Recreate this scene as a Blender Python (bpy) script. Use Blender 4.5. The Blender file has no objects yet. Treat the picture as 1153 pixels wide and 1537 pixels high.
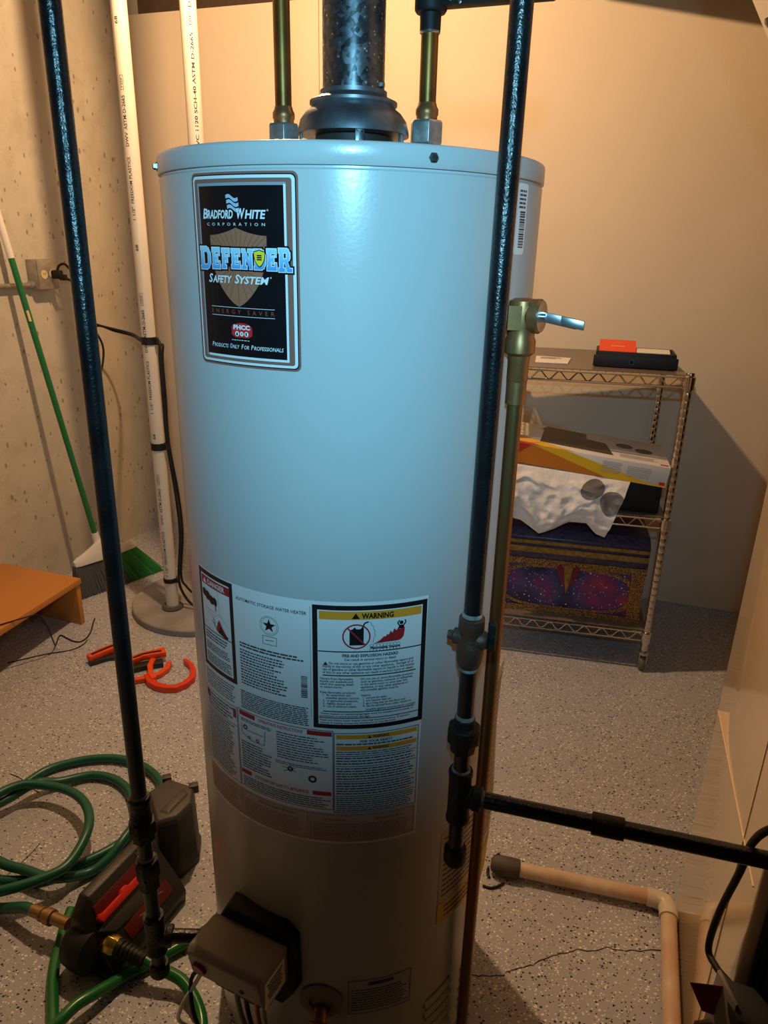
import bpy, bmesh, math, random
from mathutils import Vector, Matrix, noise as mnoise
random.seed(7)
S = bpy.context.scene
COL = S.collection
pi = math.pi
sin, cos = math.sin, math.cos

# ------------------------------------------------------------------ camera, light, exposure
CAM_Z = 1.39
pitch, roll = 0.354092, 0.0233536
fwd = Vector((0, cos(pitch), -sin(pitch)))
up0 = Vector((0, sin(pitch), cos(pitch)))
rgt0 = Vector((1, 0, 0))
rgt = cos(roll) * rgt0 + sin(roll) * up0
upv = -sin(roll) * rgt0 + cos(roll) * up0
cd = bpy.data.cameras.new('camera')
cam = bpy.data.objects.new('camera', cd)
COL.objects.link(cam)
M = Matrix((rgt, upv, -fwd)).transposed().to_4x4()
M.translation = Vector((0, 0, CAM_Z))
cam.matrix_world = M
cd.sensor_fit = 'VERTICAL'
cd.sensor_height = 36.0
cd.lens = 1075.0 / 1537.0 * 36.0
cd.clip_start = 0.02
S.camera = cam

w = bpy.data.worlds.new('world')
S.world = w
w.use_nodes = True
w.node_tree.nodes['Background'].inputs[0].default_value = (0, 0, 0, 1)
w.node_tree.nodes['Background'].inputs[1].default_value = 0.0

S.view_settings.view_transform = 'Standard'
S.view_settings.look = 'None'
S.view_settings.gamma = 1.0
S.view_settings.use_curve_mapping = False
S.view_settings.exposure = 0.0

BULB = Vector((-0.42, 2.10, 2.40))
BULB_W, BULB_C = 93.0, (1.0, 0.63, 0.33)
LAMP = Vector((-0.01, -0.06, 1.60))
LAMP_W, LAMP_C = 46.0, (0.28, 0.73, 1.0)
LAMP_AIM = Vector((-0.04, 0.82, 1.40))


def add_light(name, kind, loc, power, col, **kw):
    l = bpy.data.lights.new(name, kind)
    l.energy = power
    l.color = col
    for k, v in kw.items():
        setattr(l, k, v)
    o = bpy.data.objects.new(name, l)
    COL.objects.link(o)
    o.location = loc
    return o


# the room's ceiling lamp, above the picture (placed from the shadows it throws)
add_light('ceiling_lamp_offscreen', 'POINT', BULB, BULB_W, BULB_C, shadow_soft_size=0.03)
# the cool hand or head lamp at the photographer, whose glint shows on the heater's rim
hl = add_light('head_lamp_offscreen', 'SPOT', LAMP, LAMP_W, LAMP_C, shadow_soft_size=0.018,
               spot_size=math.radians(75), spot_blend=1.0)
hl.rotation_euler = (LAMP_AIM - LAMP).to_track_quat('-Z', 'Y').to_euler()

# ------------------------------------------------------------------ frames
ang = math.radians(-18.705)
E1 = Vector((cos(ang), sin(ang), 0))      # along the painted back wall, to the right
E2 = Vector((-sin(ang), cos(ang), 0))     # into the depth
K = Vector((-1.17, 3.55, 0))              # back left corner of the room
TC = Vector((-0.05267, 1.0723, 0))        # heater axis
TR = 0.254


def room(a, b, z=0.0):
    return K + E1 * a + E2 * b + Vector((0, 0, z))


# ------------------------------------------------------------------ materials
MATS = {}


def mat(name, col, rough=0.5, metal=0.0, spec=0.5, coat=0.0, var=0.0, vscale=8.0, bump=0.0, bscale=60.0, vcol=None,
        emit=None, trans=0.0):
    if name in MATS:
        return MATS[name]
    m = bpy.data.materials.new(name)
    m.use_nodes = True
    nt = m.node_tree
    b = nt.nodes['Principled BSDF']
    b.inputs['Base Color'].default_value = (*col, 1)
    b.inputs['Roughness'].default_value = rough
    b.inputs['Metallic'].default_value = metal
    b.inputs['Specular IOR Level'].default_value = spec
    b.inputs['Coat Weight'].default_value = coat
    if coat:
        b.inputs['Coat Roughness'].default_value = 0.055
    if trans:
        b.inputs['Transmission Weight'].default_value = trans
    if emit:
        b.inputs['Emission Color'].default_value = (*emit[0], 1)
        b.inputs['Emission Strength'].default_value = emit[1]
    if var or bump:
        tc = nt.nodes.new('ShaderNodeTexCoord')
    if var:
        n = nt.nodes.new('ShaderNodeTexNoise')
        n.inputs['Scale'].default_value = vscale
        n.inputs['Detail'].default_value = 6
        nt.links.new(tc.outputs['Object'], n.inputs['Vector'])
        r = nt.nodes.new('ShaderNodeValToRGB')
        r.color_ramp.elements[0].position = 0.35
        r.color_ramp.elements[1].position = 0.68
        c2 = vcol if vcol else tuple(c * (1 - var) for c in col)
        r.color_ramp.elements[0].color = (*c2, 1)
        r.color_ramp.elements[1].color = (*col, 1)
        nt.links.new(n.outputs['Fac'], r.inputs['Fac'])
        nt.links.new(r.outputs['Color'], b.inputs['Base Color'])
    if bump:
        n2 = nt.nodes.new('ShaderNodeTexNoise')
        n2.inputs['Scale'].default_value = bscale
        n2.inputs['Detail'].default_value = 4
        nt.links.new(tc.outputs['Object'], n2.inputs['Vector'])
        bp = nt.nodes.new('ShaderNodeBump')
        bp.inputs['Strength'].default_value = bump
        bp.inputs['Distance'].default_value = 0.01
        nt.links.new(n2.outputs['Fac'], bp.inputs['Height'])
        nt.links.new(bp.outputs['Normal'], b.inputs['Normal'])
    MATS[name] = m
    return m


def nodes_of(m):
    nt = m.node_tree
    return nt, nt.nodes, nt.links, nt.nodes['Principled BSDF']


def math_node(nt, op, a, b=None, clamp=False):
    n = nt.nodes.new('ShaderNodeMath')
    n.operation = op
    n.use_clamp = clamp
    for i, x in enumerate((a, b)):
        if x is None:
            continue
        if isinstance(x, (int, float)):
            n.inputs[i].default_value = x
        else:
            nt.links.new(x, n.inputs[i])
    return n.outputs[0]


def mix_col(nt, fac, a, b):
    n = nt.nodes.new('ShaderNodeMix')
    n.data_type = 'RGBA'
    for sock, x in ((n.inputs[0], fac), (n.inputs[6], a), (n.inputs[7], b)):
        if isinstance(x, tuple):
            sock.default_value = (*x, 1) if len(x) == 3 else x
        elif isinstance(x, (int, float)):
            sock.default_value = x
        else:
            nt.links.new(x, sock)
    return n.outputs[2]


def floor_material():
    m = mat('speckled_epoxy_floor', (0.2, 0.19, 0.18), rough=0.42, spec=0.4)
    nt, N, L, b = nodes_of(m)
    tc = N.new('ShaderNodeTexCoord')
    base = N.new('ShaderNodeTexNoise')
    base.inputs['Scale'].default_value = 2.2
    base.inputs['Detail'].default_value = 8
    L.new(tc.outputs['Object'], base.inputs['Vector'])
    col = mix_col(nt, base.outputs['Fac'], (0.38, 0.385, 0.43), (0.50, 0.50, 0.55))
    dens = N.new('ShaderNodeTexNoise')
    dens.inputs['Scale'].default_value = 4.0
    dens.inputs['Detail'].default_value = 3
    L.new(tc.outputs['Object'], dens.inputs['Vector'])
    dthr = math_node(nt, 'MULTIPLY_ADD', dens.outputs['Fac'], -0.9)
    dthr.node.inputs[2].default_value = 1.06
    shiny = None
    for sc, rad in ((105, 0.30), (190, 0.34)):
        v = N.new('ShaderNodeTexVoronoi')
        v.inputs['Scale'].default_value = sc
        mp = N.new('ShaderNodeMapping')
        mp.inputs['Scale'].default_value = (1.0, 1.25, 0.0)
        mp.inputs['Rotation'].default_value = (0, 0, 0.6)
        L.new(tc.outputs['Object'], mp.inputs['Vector'])
        L.new(mp.outputs['Vector'], v.inputs['Vector'])
        sep = N.new('ShaderNodeSeparateColor')
        L.new(v.outputs['Color'], sep.inputs['Color'])
        near = math_node(nt, 'LESS_THAN', v.outputs['Distance'], rad)
        sel = math_node(nt, 'GREATER_THAN', sep.outputs[0], dthr)
        fl = math_node(nt, 'MULTIPLY', near, sel)
        wh = math_node(nt, 'GREATER_THAN', sep.outputs[1], 0.42)
        fcol = mix_col(nt, wh, (0.018, 0.016, 0.016), (0.92, 0.90, 0.88))
        col = mix_col(nt, fl, col, fcol)
    L.new(col, b.inputs['Base Color'])
    bn = N.new('ShaderNodeTexNoise')
    bn.inputs['Scale'].default_value = 90
    L.new(tc.outputs['Object'], bn.inputs['Vector'])
    bp = N.new('ShaderNodeBump')
    bp.inputs['Strength'].default_value = 0.25
    bp.inputs['Distance'].default_value = 0.004
    L.new(bn.outputs['Fac'], bp.inputs['Height'])
    L.new(bp.outputs['Normal'], b.inputs['Normal'])
    return m


def concrete_material():
    m = mat('poured_concrete', (0.5, 0.46, 0.4), rough=0.9, spec=0.2)
    nt, N, L, b = nodes_of(m)
    tc = N.new('ShaderNodeTexCoord')
    n1 = N.new('ShaderNodeTexNoise')
    n1.inputs['Scale'].default_value = 2.5
    n1.inputs['Detail'].default_value = 10
    n1.inputs['Roughness'].default_value = 0.65
    L.new(tc.outputs['Object'], n1.inputs['Vector'])
    col = mix_col(nt, n1.outputs['Fac'], (0.45, 0.405, 0.325), (0.72, 0.66, 0.545))
    n3 = N.new('ShaderNodeTexNoise')
    n3.inputs['Scale'].default_value = 11
    n3.inputs['Detail'].default_value = 9
    n3.inputs['Roughness'].default_value = 0.7
    L.new(tc.outputs['Object'], n3.inputs['Vector'])
    st = math_node(nt, 'MULTIPLY_ADD', n3.outputs['Fac'], 3.2)
    st.node.inputs[2].default_value = -1.55
    st.node.use_clamp = True
    col = mix_col(nt, math_node(nt, 'MULTIPLY', st, 0.45), col, (0.30, 0.255, 0.19))
    # small dark pits and streaks
    for sc, rot, rad, thr in ((26, 0.5, 0.16, 0.62), (40, -0.7, 0.17, 0.66), (12, 0.2, 0.07, 0.55)):
        mp = N.new('ShaderNodeMapping')
        mp.inputs['Rotation'].default_value = (rot, rot, rot)
        mp.inputs['Scale'].default_value = (1.0, 1.0, 0.55)
        L.new(tc.outputs['Object'], mp.inputs['Vector'])
        v = N.new('ShaderNodeTexVoronoi')
        v.inputs['Scale'].default_value = sc
        L.new(mp.outputs['Vector'], v.inputs['Vector'])
        sep = N.new('ShaderNodeSeparateColor')
        L.new(v.outputs['Color'], sep.inputs['Color'])
        near = math_node(nt, 'LESS_THAN', v.outputs['Distance'], rad)
        sel = math_node(nt, 'GREATER_THAN', sep.outputs[0], thr)
        f = math_node(nt, 'MULTIPLY', near, sel)
        f = math_node(nt, 'MULTIPLY', f, 0.6)
        col = mix_col(nt, f, col, (0.16, 0.12, 0.08))
    L.new(col, b.inputs['Base Color'])
    n2 = N.new('ShaderNodeTexNoise')
    n2.inputs['Scale'].default_value = 45
    n2.inputs['Detail'].default_value = 8
    L.new(tc.outputs['Object'], n2.inputs['Vector'])
    bp = N.new('ShaderNodeBump')
    bp.inputs['Strength'].default_value = 0.35
    bp.inputs['Distance'].default_value = 0.006
    L.new(n2.outputs['Fac'], bp.inputs['Height'])
    L.new(bp.outputs['Normal'], b.inputs['Normal'])
    return m


def galaxy_material():
    m = mat('galaxy_print', (0.02, 0.02, 0.08), rough=0.3)
    nt, N, L, b = nodes_of(m)
    tc = N.new('ShaderNodeTexCoord')
    n1 = N.new('ShaderNodeTexNoise')
    n1.inputs['Scale'].default_value = 7
    n1.inputs['Detail'].default_value = 6
    L.new(tc.outputs['Object'], n1.inputs['Vector'])
    r = N.new('ShaderNodeValToRGB')
    cr = r.color_ramp
    cr.elements[0].position = 0.38
    cr.elements[0].color = (0.010, 0.014, 0.07, 1)
    cr.elements[1].position = 0.72
    cr.elements[1].color = (0.50, 0.10, 0.06, 1)
    for p_, c_ in ((0.50, (0.06, 0.05, 0.18, 1)), (0.59, (0.17, 0.03, 0.14, 1)), (0.66, (0.34, 0.03, 0.11, 1))):
        e = cr.elements.new(p_)
        e.color = c_
    L.new(n1.outputs['Fac'], r.inputs['Fac'])
    col = r.outputs['Color']
    for sc, rad, thr, cc in ((55, 0.14, 0.5, (0.95, 0.85, 0.9)), (110, 0.2, 0.6, (0.75, 0.6, 0.7))):
        v = N.new('ShaderNodeTexVoronoi')
        v.inputs['Scale'].default_value = sc
        L.new(tc.outputs['Object'], v.inputs['Vector'])
        sep = N.new('ShaderNodeSeparateColor')
        L.new(v.outputs['Color'], sep.inputs['Color'])
        f = math_node(nt, 'MULTIPLY', math_node(nt, 'LESS_THAN', v.outputs['Distance'], rad),
                      math_node(nt, 'GREATER_THAN', sep.outputs[0], thr))
        col = mix_col(nt, f, col, cc)
    L.new(col, b.inputs['Base Color'])
    return m


def gold_print_material():
    m = mat('gold_filigree_print', (0.4, 0.24, 0.05), rough=0.35, metal=0.2)
    nt, N, L, b = nodes_of(m)
    tc = N.new('ShaderNodeTexCoord')
    v = N.new('ShaderNodeTexVoronoi')
    v.feature = 'DISTANCE_TO_EDGE'
    v.inputs['Scale'].default_value = 150
    L.new(tc.outputs['Object'], v.inputs['Vector'])
    f = math_node(nt, 'LESS_THAN', v.outputs['Distance'], 0.13)
    col = mix_col(nt, f, (0.045, 0.018, 0.035), (0.40, 0.22, 0.05))
    L.new(col, b.inputs['Base Color'])
    return m


def wood_material(name, c1, c2, scale=3.0, rough=0.45, axis=(1, 0.12, 1)):
    m = mat(name, c1, rough=rough)
    nt, N, L, b = nodes_of(m)
    tc = N.new('ShaderNodeTexCoord')
    mp = N.new('ShaderNodeMapping')
    mp.inputs['Scale'].default_value = axis
    L.new(tc.outputs['Object'], mp.inputs['Vector'])
    n = N.new('ShaderNodeTexNoise')
    n.inputs['Scale'].default_value = scale * 8
    n.inputs['Detail'].default_value = 8
    L.new(mp.outputs['Vector'], n.inputs['Vector'])
    L.new(mix_col(nt, n.outputs['Fac'], c1, c2), b.inputs['Base Color'])
    return m


def blue_gradient_material():
    m = mat('blue_letter_print', (0.1, 0.4, 0.8), rough=0.35)
    nt, N, L, b = nodes_of(m)
    g = N.new('ShaderNodeNewGeometry')
    s = N.new('ShaderNodeSeparateXYZ')
    L.new(g.outputs['Position'], s.inputs['Vector'])
    mr = N.new('ShaderNodeMapRange')
    mr.inputs['From Min'].default_value = 1.361
    mr.inputs['From Max'].default_value = 1.388
    L.new(s.outputs['Z'], mr.inputs['Value'])
    L.new(mix_col(nt, mr.outputs['Result'], (0.06, 0.30, 0.72), (0.45, 0.80, 0.95)), b.inputs['Base Color'])
    return m


drywall = mat('painted_drywall', (0.78, 0.65, 0.49), rough=0.75, spec=0.25, var=0.05, vscale=3, bump=0.06, bscale=140)
concrete = concrete_material()
epoxy = floor_material()
dark_wood = wood_material('old_joist_wood', (0.06, 0.038, 0.024), (0.11, 0.068, 0.042), rough=0.85)
stud_wall = wood_material('unfinished_stud_wall', (0.10, 0.075, 0.05), (0.15, 0.11, 0.075), rough=0.85)
tank_paint = mat('grey_enamel', (0.53, 0.55, 0.55), rough=0.26, spec=0.5, bump=0.02, bscale=220)
black_iron = mat('black_iron', (0.005, 0.0055, 0.0065), rough=0.24, spec=0.55, var=0.5, vscale=40, vcol=(0.011, 0.012, 0.014), bump=0.16, bscale=330)
cast_iron = mat('cast_fitting', (0.014, 0.0135, 0.013), rough=0.5, spec=0.4, bump=0.3, bscale=120)
valve_iron = mat('grey_brass_valve', (0.13, 0.080, 0.055), rough=0.5, metal=0.5, bump=0.2, bscale=120)
joint_dope = mat('white_pipe_dope', (0.45, 0.43, 0.40), rough=0.8, var=0.6, vscale=90)
galv = mat('galvanized_steel', (0.16, 0.18, 0.20), rough=0.30, metal=0.9)


def spangle(m, scale=170):
    nt, N, L, b = nodes_of(m)
    tc = N.new('ShaderNodeTexCoord')
    v = N.new('ShaderNodeTexVoronoi')
    v.inputs['Scale'].default_value = scale
    L.new(tc.outputs['Object'], v.inputs['Vector'])
    sep = N.new('ShaderNodeSeparateColor')
    L.new(v.outputs['Color'], sep.inputs['Color'])
    col = mix_col(nt, sep.outputs[0], (0.12, 0.135, 0.15), (0.20, 0.22, 0.25))
    f = math_node(nt, 'MULTIPLY', math_node(nt, 'LESS_THAN', v.outputs['Distance'], 0.24), math_node(nt, 'GREATER_THAN', sep.outputs[1], 0.72))
    L.new(mix_col(nt, f, col, (0.75, 0.78, 0.80)), b.inputs['Base Color'])
    r = math_node(nt, 'MULTIPLY_ADD', sep.outputs[2], 0.28)
    r.node.inputs[2].default_value = 0.20
    L.new(r, b.inputs['Roughness'])


spangle(galv)
galv_dull = mat('dull_galvanized_hood', (0.12, 0.14, 0.165), rough=0.42, metal=0.8, var=0.45, vscale=30, vcol=(0.24, 0.27, 0.30))
zinc = mat('zinc_nut', (0.50, 0.51, 0.50), rough=0.4, metal=0.75, var=0.3, vscale=90)
old_copper = mat('tarnished_copper', (0.40, 0.19, 0.045), rough=0.38, metal=0.85, var=0.45, vscale=18, vcol=(0.22, 0.105, 0.03))
red_copper = mat('red_brown_copper', (0.34, 0.12, 0.035), rough=0.38, metal=0.8, var=0.4, vscale=10, vcol=(0.24, 0.16, 0.06))
brass = mat('old_brass', (0.46, 0.22, 0.085), rough=0.42, metal=0.75, var=0.3, vscale=40)
new_brass = mat('yellow_brass', (0.75, 0.52, 0.12), rough=0.25, metal=0.95)
steel = mat('brushed_steel', (0.55, 0.55, 0.55), rough=0.3, metal=0.95)
chrome = mat('chrome_wire', (0.62, 0.60, 0.57), rough=0.16, metal=1.0)
pvc = mat('white_pvc', (0.74, 0.67, 0.55), rough=0.35, spec=0.5, var=0.08, vscale=6)
pvc_stained = mat('rust_stained_pvc', (0.80, 0.70, 0.55), rough=0.4, var=0.5, vscale=14, vcol=(0.62, 0.40, 0.27))
pvc_print = mat('pvc_ink', (0.03, 0.03, 0.06), rough=0.6)
rubber = mat('black_rubber', (0.010, 0.010, 0.011), rough=0.55, spec=0.35)
grey_rubber = mat('grey_dirty_rubber', (0.10, 0.09, 0.08), rough=0.7, var=0.4, vscale=30)
sump_grey = mat('sump_lid_grey', (0.36, 0.345, 0.34), rough=0.65, var=0.35, vscale=9)
green_pl = mat('green_plastic', (0.012, 0.16, 0.045), rough=0.35)
white_pl = mat('white_plastic', (0.80, 0.76, 0.70), rough=0.4)
hose_green = mat('green_hose', (0.010, 0.125, 0.080), rough=0.34, spec=0.5, var=0.12, vscale=12)
hose_green2 = mat('bright_green_hose', (0.012, 0.17, 0.035), rough=0.25, spec=0.55)
orange_pl = mat('orange_plastic', (0.90, 0.085, 0.008), rough=0.4)
pump_black = mat('pump_black_plastic', (0.022, 0.021, 0.021), rough=0.45, bump=0.1, bscale=200)
pump_grey = mat('pump_grey_plastic', (0.055, 0.05, 0.047), rough=0.5)
pump_red = mat('pump_dark_red', (0.12, 0.006, 0.005), rough=0.4)
pump_brightred = mat('pump_bright_red', (0.75, 0.03, 0.018), rough=0.4)
furn_paint = mat('beige_gloss_enamel', (0.86, 0.67, 0.43), rough=0.22, spec=0.6, coat=0.8, var=0.05, vscale=7)
furn_inner = mat('furnace_inner_grey', (0.20, 0.19, 0.18), rough=0.55, metal=0.2)
furn_dark = mat('furnace_dark_inside', (0.030, 0.027, 0.025), rough=0.6, var=0.3, vscale=20)
tape = mat('clear_tape', (0.60, 0.50, 0.34), rough=0.22, spec=0.6)
red_tag = mat('red_paper_tag', (0.26, 0.012, 0.008), rough=0.6)
box_grey = mat('outlet_box_zinc', (0.42, 0.38, 0.33), rough=0.4, metal=0.5, var=0.25, vscale=40)
ivory = mat('ivory_plastic', (0.75, 0.58, 0.30), rough=0.4)
bench_wood = wood_material('orange_birch', (0.60, 0.255, 0.055), (0.52, 0.20, 0.04), scale=1.2)
valve_grey = mat('gas_valve_grey', (0.30, 0.265, 0.235), rough=0.5, metal=0.1)
btn_red = mat('red_button', (0.30, 0.010, 0.010), rough=0.4)
paper_white = mat('label_white', (0.90, 0.88, 0.88), rough=0.5)
ink = mat('black_ink', (0.008, 0.008, 0.010), rough=0.45)
ink_grey = mat('grey_ink', (0.06, 0.06, 0.065), rough=0.6)
lab_red = mat('label_red', (0.48, 0.020, 0.025), rough=0.5)
lab_yellow = mat('label_amber', (0.95, 0.36, 0.03), rough=0.5)
lab_brown = mat('label_faded_brown', (0.42, 0.27, 0.22), rough=0.55)
lab_tan = mat('label_pinkish_tan', (0.62, 0.50, 0.44), rough=0.55)
st_brown = mat('sticker_taupe', (0.27, 0.125, 0.095), rough=0.35)
st_shield = mat('sticker_bronze', (0.40, 0.150, 0.085), rough=0.35)
st_ray = mat('sticker_bronze_ray', (0.15, 0.055, 0.03), rough=0.4)
st_white = mat('sticker_white', (0.80, 0.84, 0.86), rough=0.35)
st_silver = mat('sticker_silver_blue', (0.30, 0.35, 0.40), rough=0.35)
st_black = mat('sticker_black', (0.006, 0.006, 0.008), rough=0.3)
st_red = mat('sticker_red', (0.70, 0.03, 0.03), rough=0.35)
st_dullred = mat('sticker_dull_red', (0.42, 0.07, 0.04), rough=0.35)
st_yellow = mat('sticker_yellow', (1.0, 0.72, 0.05), rough=0.35)
blue_grad = blue_gradient_material()
energy_yellow = mat('energy_yellow', (0.70, 0.52, 0.02), rough=0.5)
energy_white = mat('energy_cream', (0.62, 0.55, 0.46), rough=0.5)


# ------------------------------------------------------------------ mesh helpers
class MB:
    def __init__(self):
        self.v, self.f = [], []

    def add(self, verts, faces):
        o = len(self.v)
        self.v += [Vector(p) for p in verts]
        self.f += [tuple(i + o for i in f) for f in faces]
        return self

    def box(self, c, ax, ay, az):
        """c = centre, ax/ay/az = half extent vectors"""
        c, ax, ay, az = map(Vector, (c, ax, ay, az))
        vs = [c + sx * ax + sy * ay + sz * az for sz in (-1, 1) for sy in (-1, 1) for sx in (-1, 1)]
        return self.add(vs, [(0, 2, 3, 1), (4, 5, 7, 6), (0, 1, 5, 4), (2, 6, 7, 3), (0, 4, 6, 2), (1, 3, 7, 5)])

    def tube(self, pts, r, seg=12, closed=False, caps=True, flat=1.0):
        pts = [Vector(p) for p in pts]
        n = len(pts)
        rad = r if isinstance(r, (list, tuple)) else [r] * n
        rings = []
        prev = None
        for i, p in enumerate(pts):
            a = pts[(i - 1) % n] if (closed or i > 0) else p
            b = pts[(i + 1) % n] if (closed or i < n - 1) else p
            t = (b - a).normalized()
            if prev is None:
                h = Vector((0, 0, 1)) if abs(t.z) < 0.9 else Vector((1, 0, 0))
                u = (h - t * h.dot(t)).normalized()
            else:
                u = (prev - t * prev.dot(t)).normalized()
            prev = u
            q = t.cross(u)
            rings.append([p + rad[i] * (cos(2 * pi * k / seg) * u * flat + sin(2 * pi * k / seg) * q) for k in range(seg)])
        vs = [x for rg in rings for x in rg]
        fs = []
        m = n if closed else n - 1
        for i in range(m):
            j = (i + 1) % n
            for k in range(seg):
                l = (k + 1) % seg
                fs.append((i * seg + k, i * seg + l, j * seg + l, j * seg + k))
        if caps and not closed:
            fs.append(tuple(range(seg))[::-1])
            fs.append(tuple((n - 1) * seg + k for k in range(seg)))
        return self.add(vs, fs)

    def lathe(self, prof, o, axis=(0, 0, 1), seg=32, a0=0.0, ref=None):
        """prof = [(radius, distance along axis)]"""
        o, ax = Vector(o), Vector(axis).normalized()
        h = Vector(ref) if ref else (Vector((1, 0, 0)) if abs(ax.x) < 0.9 else Vector((0, 0, 1)))
        u = (h - ax * h.dot(ax)).normalized()
        q = ax.cross(u)
        vs, fs = [], []
        n = len(prof)
        for r, d in prof:
            for k in range(seg):
                a = 2 * pi * k / seg + a0
                vs.append(o + ax * d + r * (cos(a) * u + sin(a) * q))
        for i in range(n - 1):
            for k in range(seg):
                l = (k + 1) % seg
                fs.append((i * seg + k, i * seg + l, (i + 1) * seg + l, (i + 1) * seg + k))
        if prof[0][0] > 1e-6:
            fs.append(tuple(range(seg))[::-1])
        if prof[-1][0] > 1e-6:
            fs.append(tuple((n - 1) * seg + k for k in range(seg)))
        return self.add(vs, fs)

    def loft(self, polys, caps=True):
        n = len(polys[0])
        vs = [p for q in polys for p in q]
        fs = []
        for i in range(len(polys) - 1):
            for k in range(n):
                l = (k + 1) % n
                fs.append((i * n + k, i * n + l, (i + 1) * n + l, (i + 1) * n + k))
        if caps:
            fs.append(tuple(range(n))[::-1])
            fs.append(tuple((len(polys) - 1) * n + k for k in range(n)))
        return self.add(vs, fs)

    def build(self, name, material, parent=None, origin=None, bevel=0.0, smooth=True, bseg=2, sharp=38):
        if parent is not None:
            off = Vector(parent['_o'])
        elif origin is not None:
            off = Vector(origin)
        else:
            xs = [p.x for p in self.v]
            ys = [p.y for p in self.v]
            zs = [p.z for p in self.v]
            off = Vector(((min(xs) + max(xs)) / 2, (min(ys) + max(ys)) / 2, min(zs)))
        me = bpy.data.meshes.new(name)
        me.from_pydata([p - off for p in self.v], [], self.f)
        bm = bmesh.new()
        bm.from_mesh(me)
        bmesh.ops.remove_doubles(bm, verts=bm.verts, dist=1e-7)
        if len(bm.faces) < 60000:
            bmesh.ops.recalc_face_normals(bm, faces=bm.faces)
        if bevel:
            ed = [e for e in bm.edges if len(e.link_faces) == 2 and e.calc_face_angle(0) > 0.5]
            if ed:
                bmesh.ops.bevel(bm, geom=ed, offset=bevel, segments=bseg, affect='EDGES', profile=0.5, clamp_overlap=True)
        if smooth:
            lim = math.radians(sharp)
            for e in bm.edges:
                if len(e.link_faces) == 2 and e.calc_face_angle(0) > lim:
                    e.smooth = False
            for f in bm.faces:
                f.smooth = True
        bm.to_mesh(me)
        bm.free()
        me.materials.append(material)
        ob = bpy.data.objects.new(name, me)
        COL.objects.link(ob)
        ob['_o'] = tuple(off)
        if parent is not None:
            ob.parent = parent
        else:
            ob.location = off
        return ob


def thing(name, loc, label, cat, group=None):
    o = bpy.data.objects.new(name, None)
    COL.objects.link(o)
    o.empty_display_size = 0.05
    o.location = loc
    o['_o'] = tuple(loc)
    o['label'] = label
    o['category'] = cat
    if group:
        o['group'] = group
    return o


def tag(o, label, cat, group=None):
    o['label'] = label
    o['category'] = cat
    if group:
        o['group'] = group
    return o


def struct(o, label=None):
    o['kind'] = 'structure'
    if label:
        o['label'] = label
    return o


def smooth_path(pts, sub=8, closed=False):
    """Catmull-Rom through the points"""
    P = [Vector(p) for p in pts]
    n = len(P)
    out = []
    rng = range(n if closed else n - 1)
    for i in rng:
        p0 = P[(i - 1) % n] if (closed or i > 0) else P[0] * 2 - P[1]
        p1, p2 = P[i], P[(i + 1) % n]
        p3 = P[(i + 2) % n] if (closed or i + 2 < n) else P[-1] * 2 - P[-2]
        for k in range(sub):
            t = k / sub
            out.append(0.5 * ((2 * p1) + (-p0 + p2) * t + (2 * p0 - 5 * p1 + 4 * p2 - p3) * t * t + (-p0 + 3 * p1 - 3 * p2 + p3) * t ** 3))
    if not closed:
        out.append(P[-1])
    return out


Z = Vector((0, 0, 1))


def V(x, y, z=0.0):
    return Vector((x, y, z))


# ------------------------------------------------------------------ text and flat print
_tm = {}


def glyphs(s, shear=0.0, bold=0.0, space=1.0):
    key = (s, shear, bold, space)
    if key in _tm:
        return _tm[key]
    cu = bpy.data.curves.new('t', 'FONT')
    cu.body = s
    cu.size = 1.0
    cu.shear = shear
    cu.offset = bold
    cu.space_character = space
    cu.resolution_u = 2
    cu.fill_mode = 'FRONT'
    ob = bpy.data.objects.new('t', cu)
    me = bpy.data.meshes.new_from_object(ob)
    vs = [(v.co.x, v.co.y) for v in me.vertices]
    fs = [tuple(p.vertices) for p in me.polygons]
    bpy.data.objects.remove(ob)
    bpy.data.meshes.remove(me)
    bpy.data.curves.remove(cu)
    _tm[key] = (vs, fs)
    return vs, fs


_hv = glyphs('H')[0]
CAPH = max(v[1] for v in _hv)


def put_text(mb, s, u, v, h, fmap, width=None, align='C', shear=0.0, bold=0.0, space=1.0):
    """text with cap height h, baseline v; fmap(u, v) gives the 3D point"""
    vs, fs = glyphs(s, shear, bold, space)
    if not vs:
        return
    k = h / CAPH
    x0, x1 = min(p[0] for p in vs), max(p[0] for p in vs)
    kx = k if width is None else width / (x1 - x0)
    w_ = (x1 - x0) * kx
    s0 = {'C': u - w_ / 2, 'L': u, 'R': u - w_}[align]
    mb.add([fmap(s0 + (p[0] - x0) * kx, v + p[1] * k) for p in vs], fs)


def quad(mb, u0, v0, u1, v1, fmap, n=None):
    n = n or max(1, int(abs(u1 - u0) / 0.008))
    vs, fs = [], []
    for i in range(n + 1):
        u = u0 + (u1 - u0) * i / n
        vs += [fmap(u, v0), fmap(u, v1)]
    for i in range(n):
        fs.append((2 * i, 2 * i + 2, 2 * i + 3, 2 * i + 1))
    mb.add(vs, fs)


def poly(mb, pts, fmap):
    mb.add([fmap(*p) for p in pts], [tuple(range(len(pts)))])


def line(mb, a, b, w_, fmap):
    d = Vector((b[0] - a[0], b[1] - a[1]))
    n = Vector((-d.y, d.x)).normalized() * w_ / 2
    k = max(1, int(d.length / 0.01))
    for i in range(k):
        p, q = i / k, (i + 1) / k
        A, B = (a[0] + d.x * p, a[1] + d.y * p), (a[0] + d.x * q, a[1] + d.y * q)
        poly(mb, [(A[0] - n.x, A[1] - n.y), (B[0] - n.x, B[1] - n.y), (B[0] + n.x, B[1] + n.y), (A[0] + n.x, A[1] + n.y)], fmap)


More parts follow.
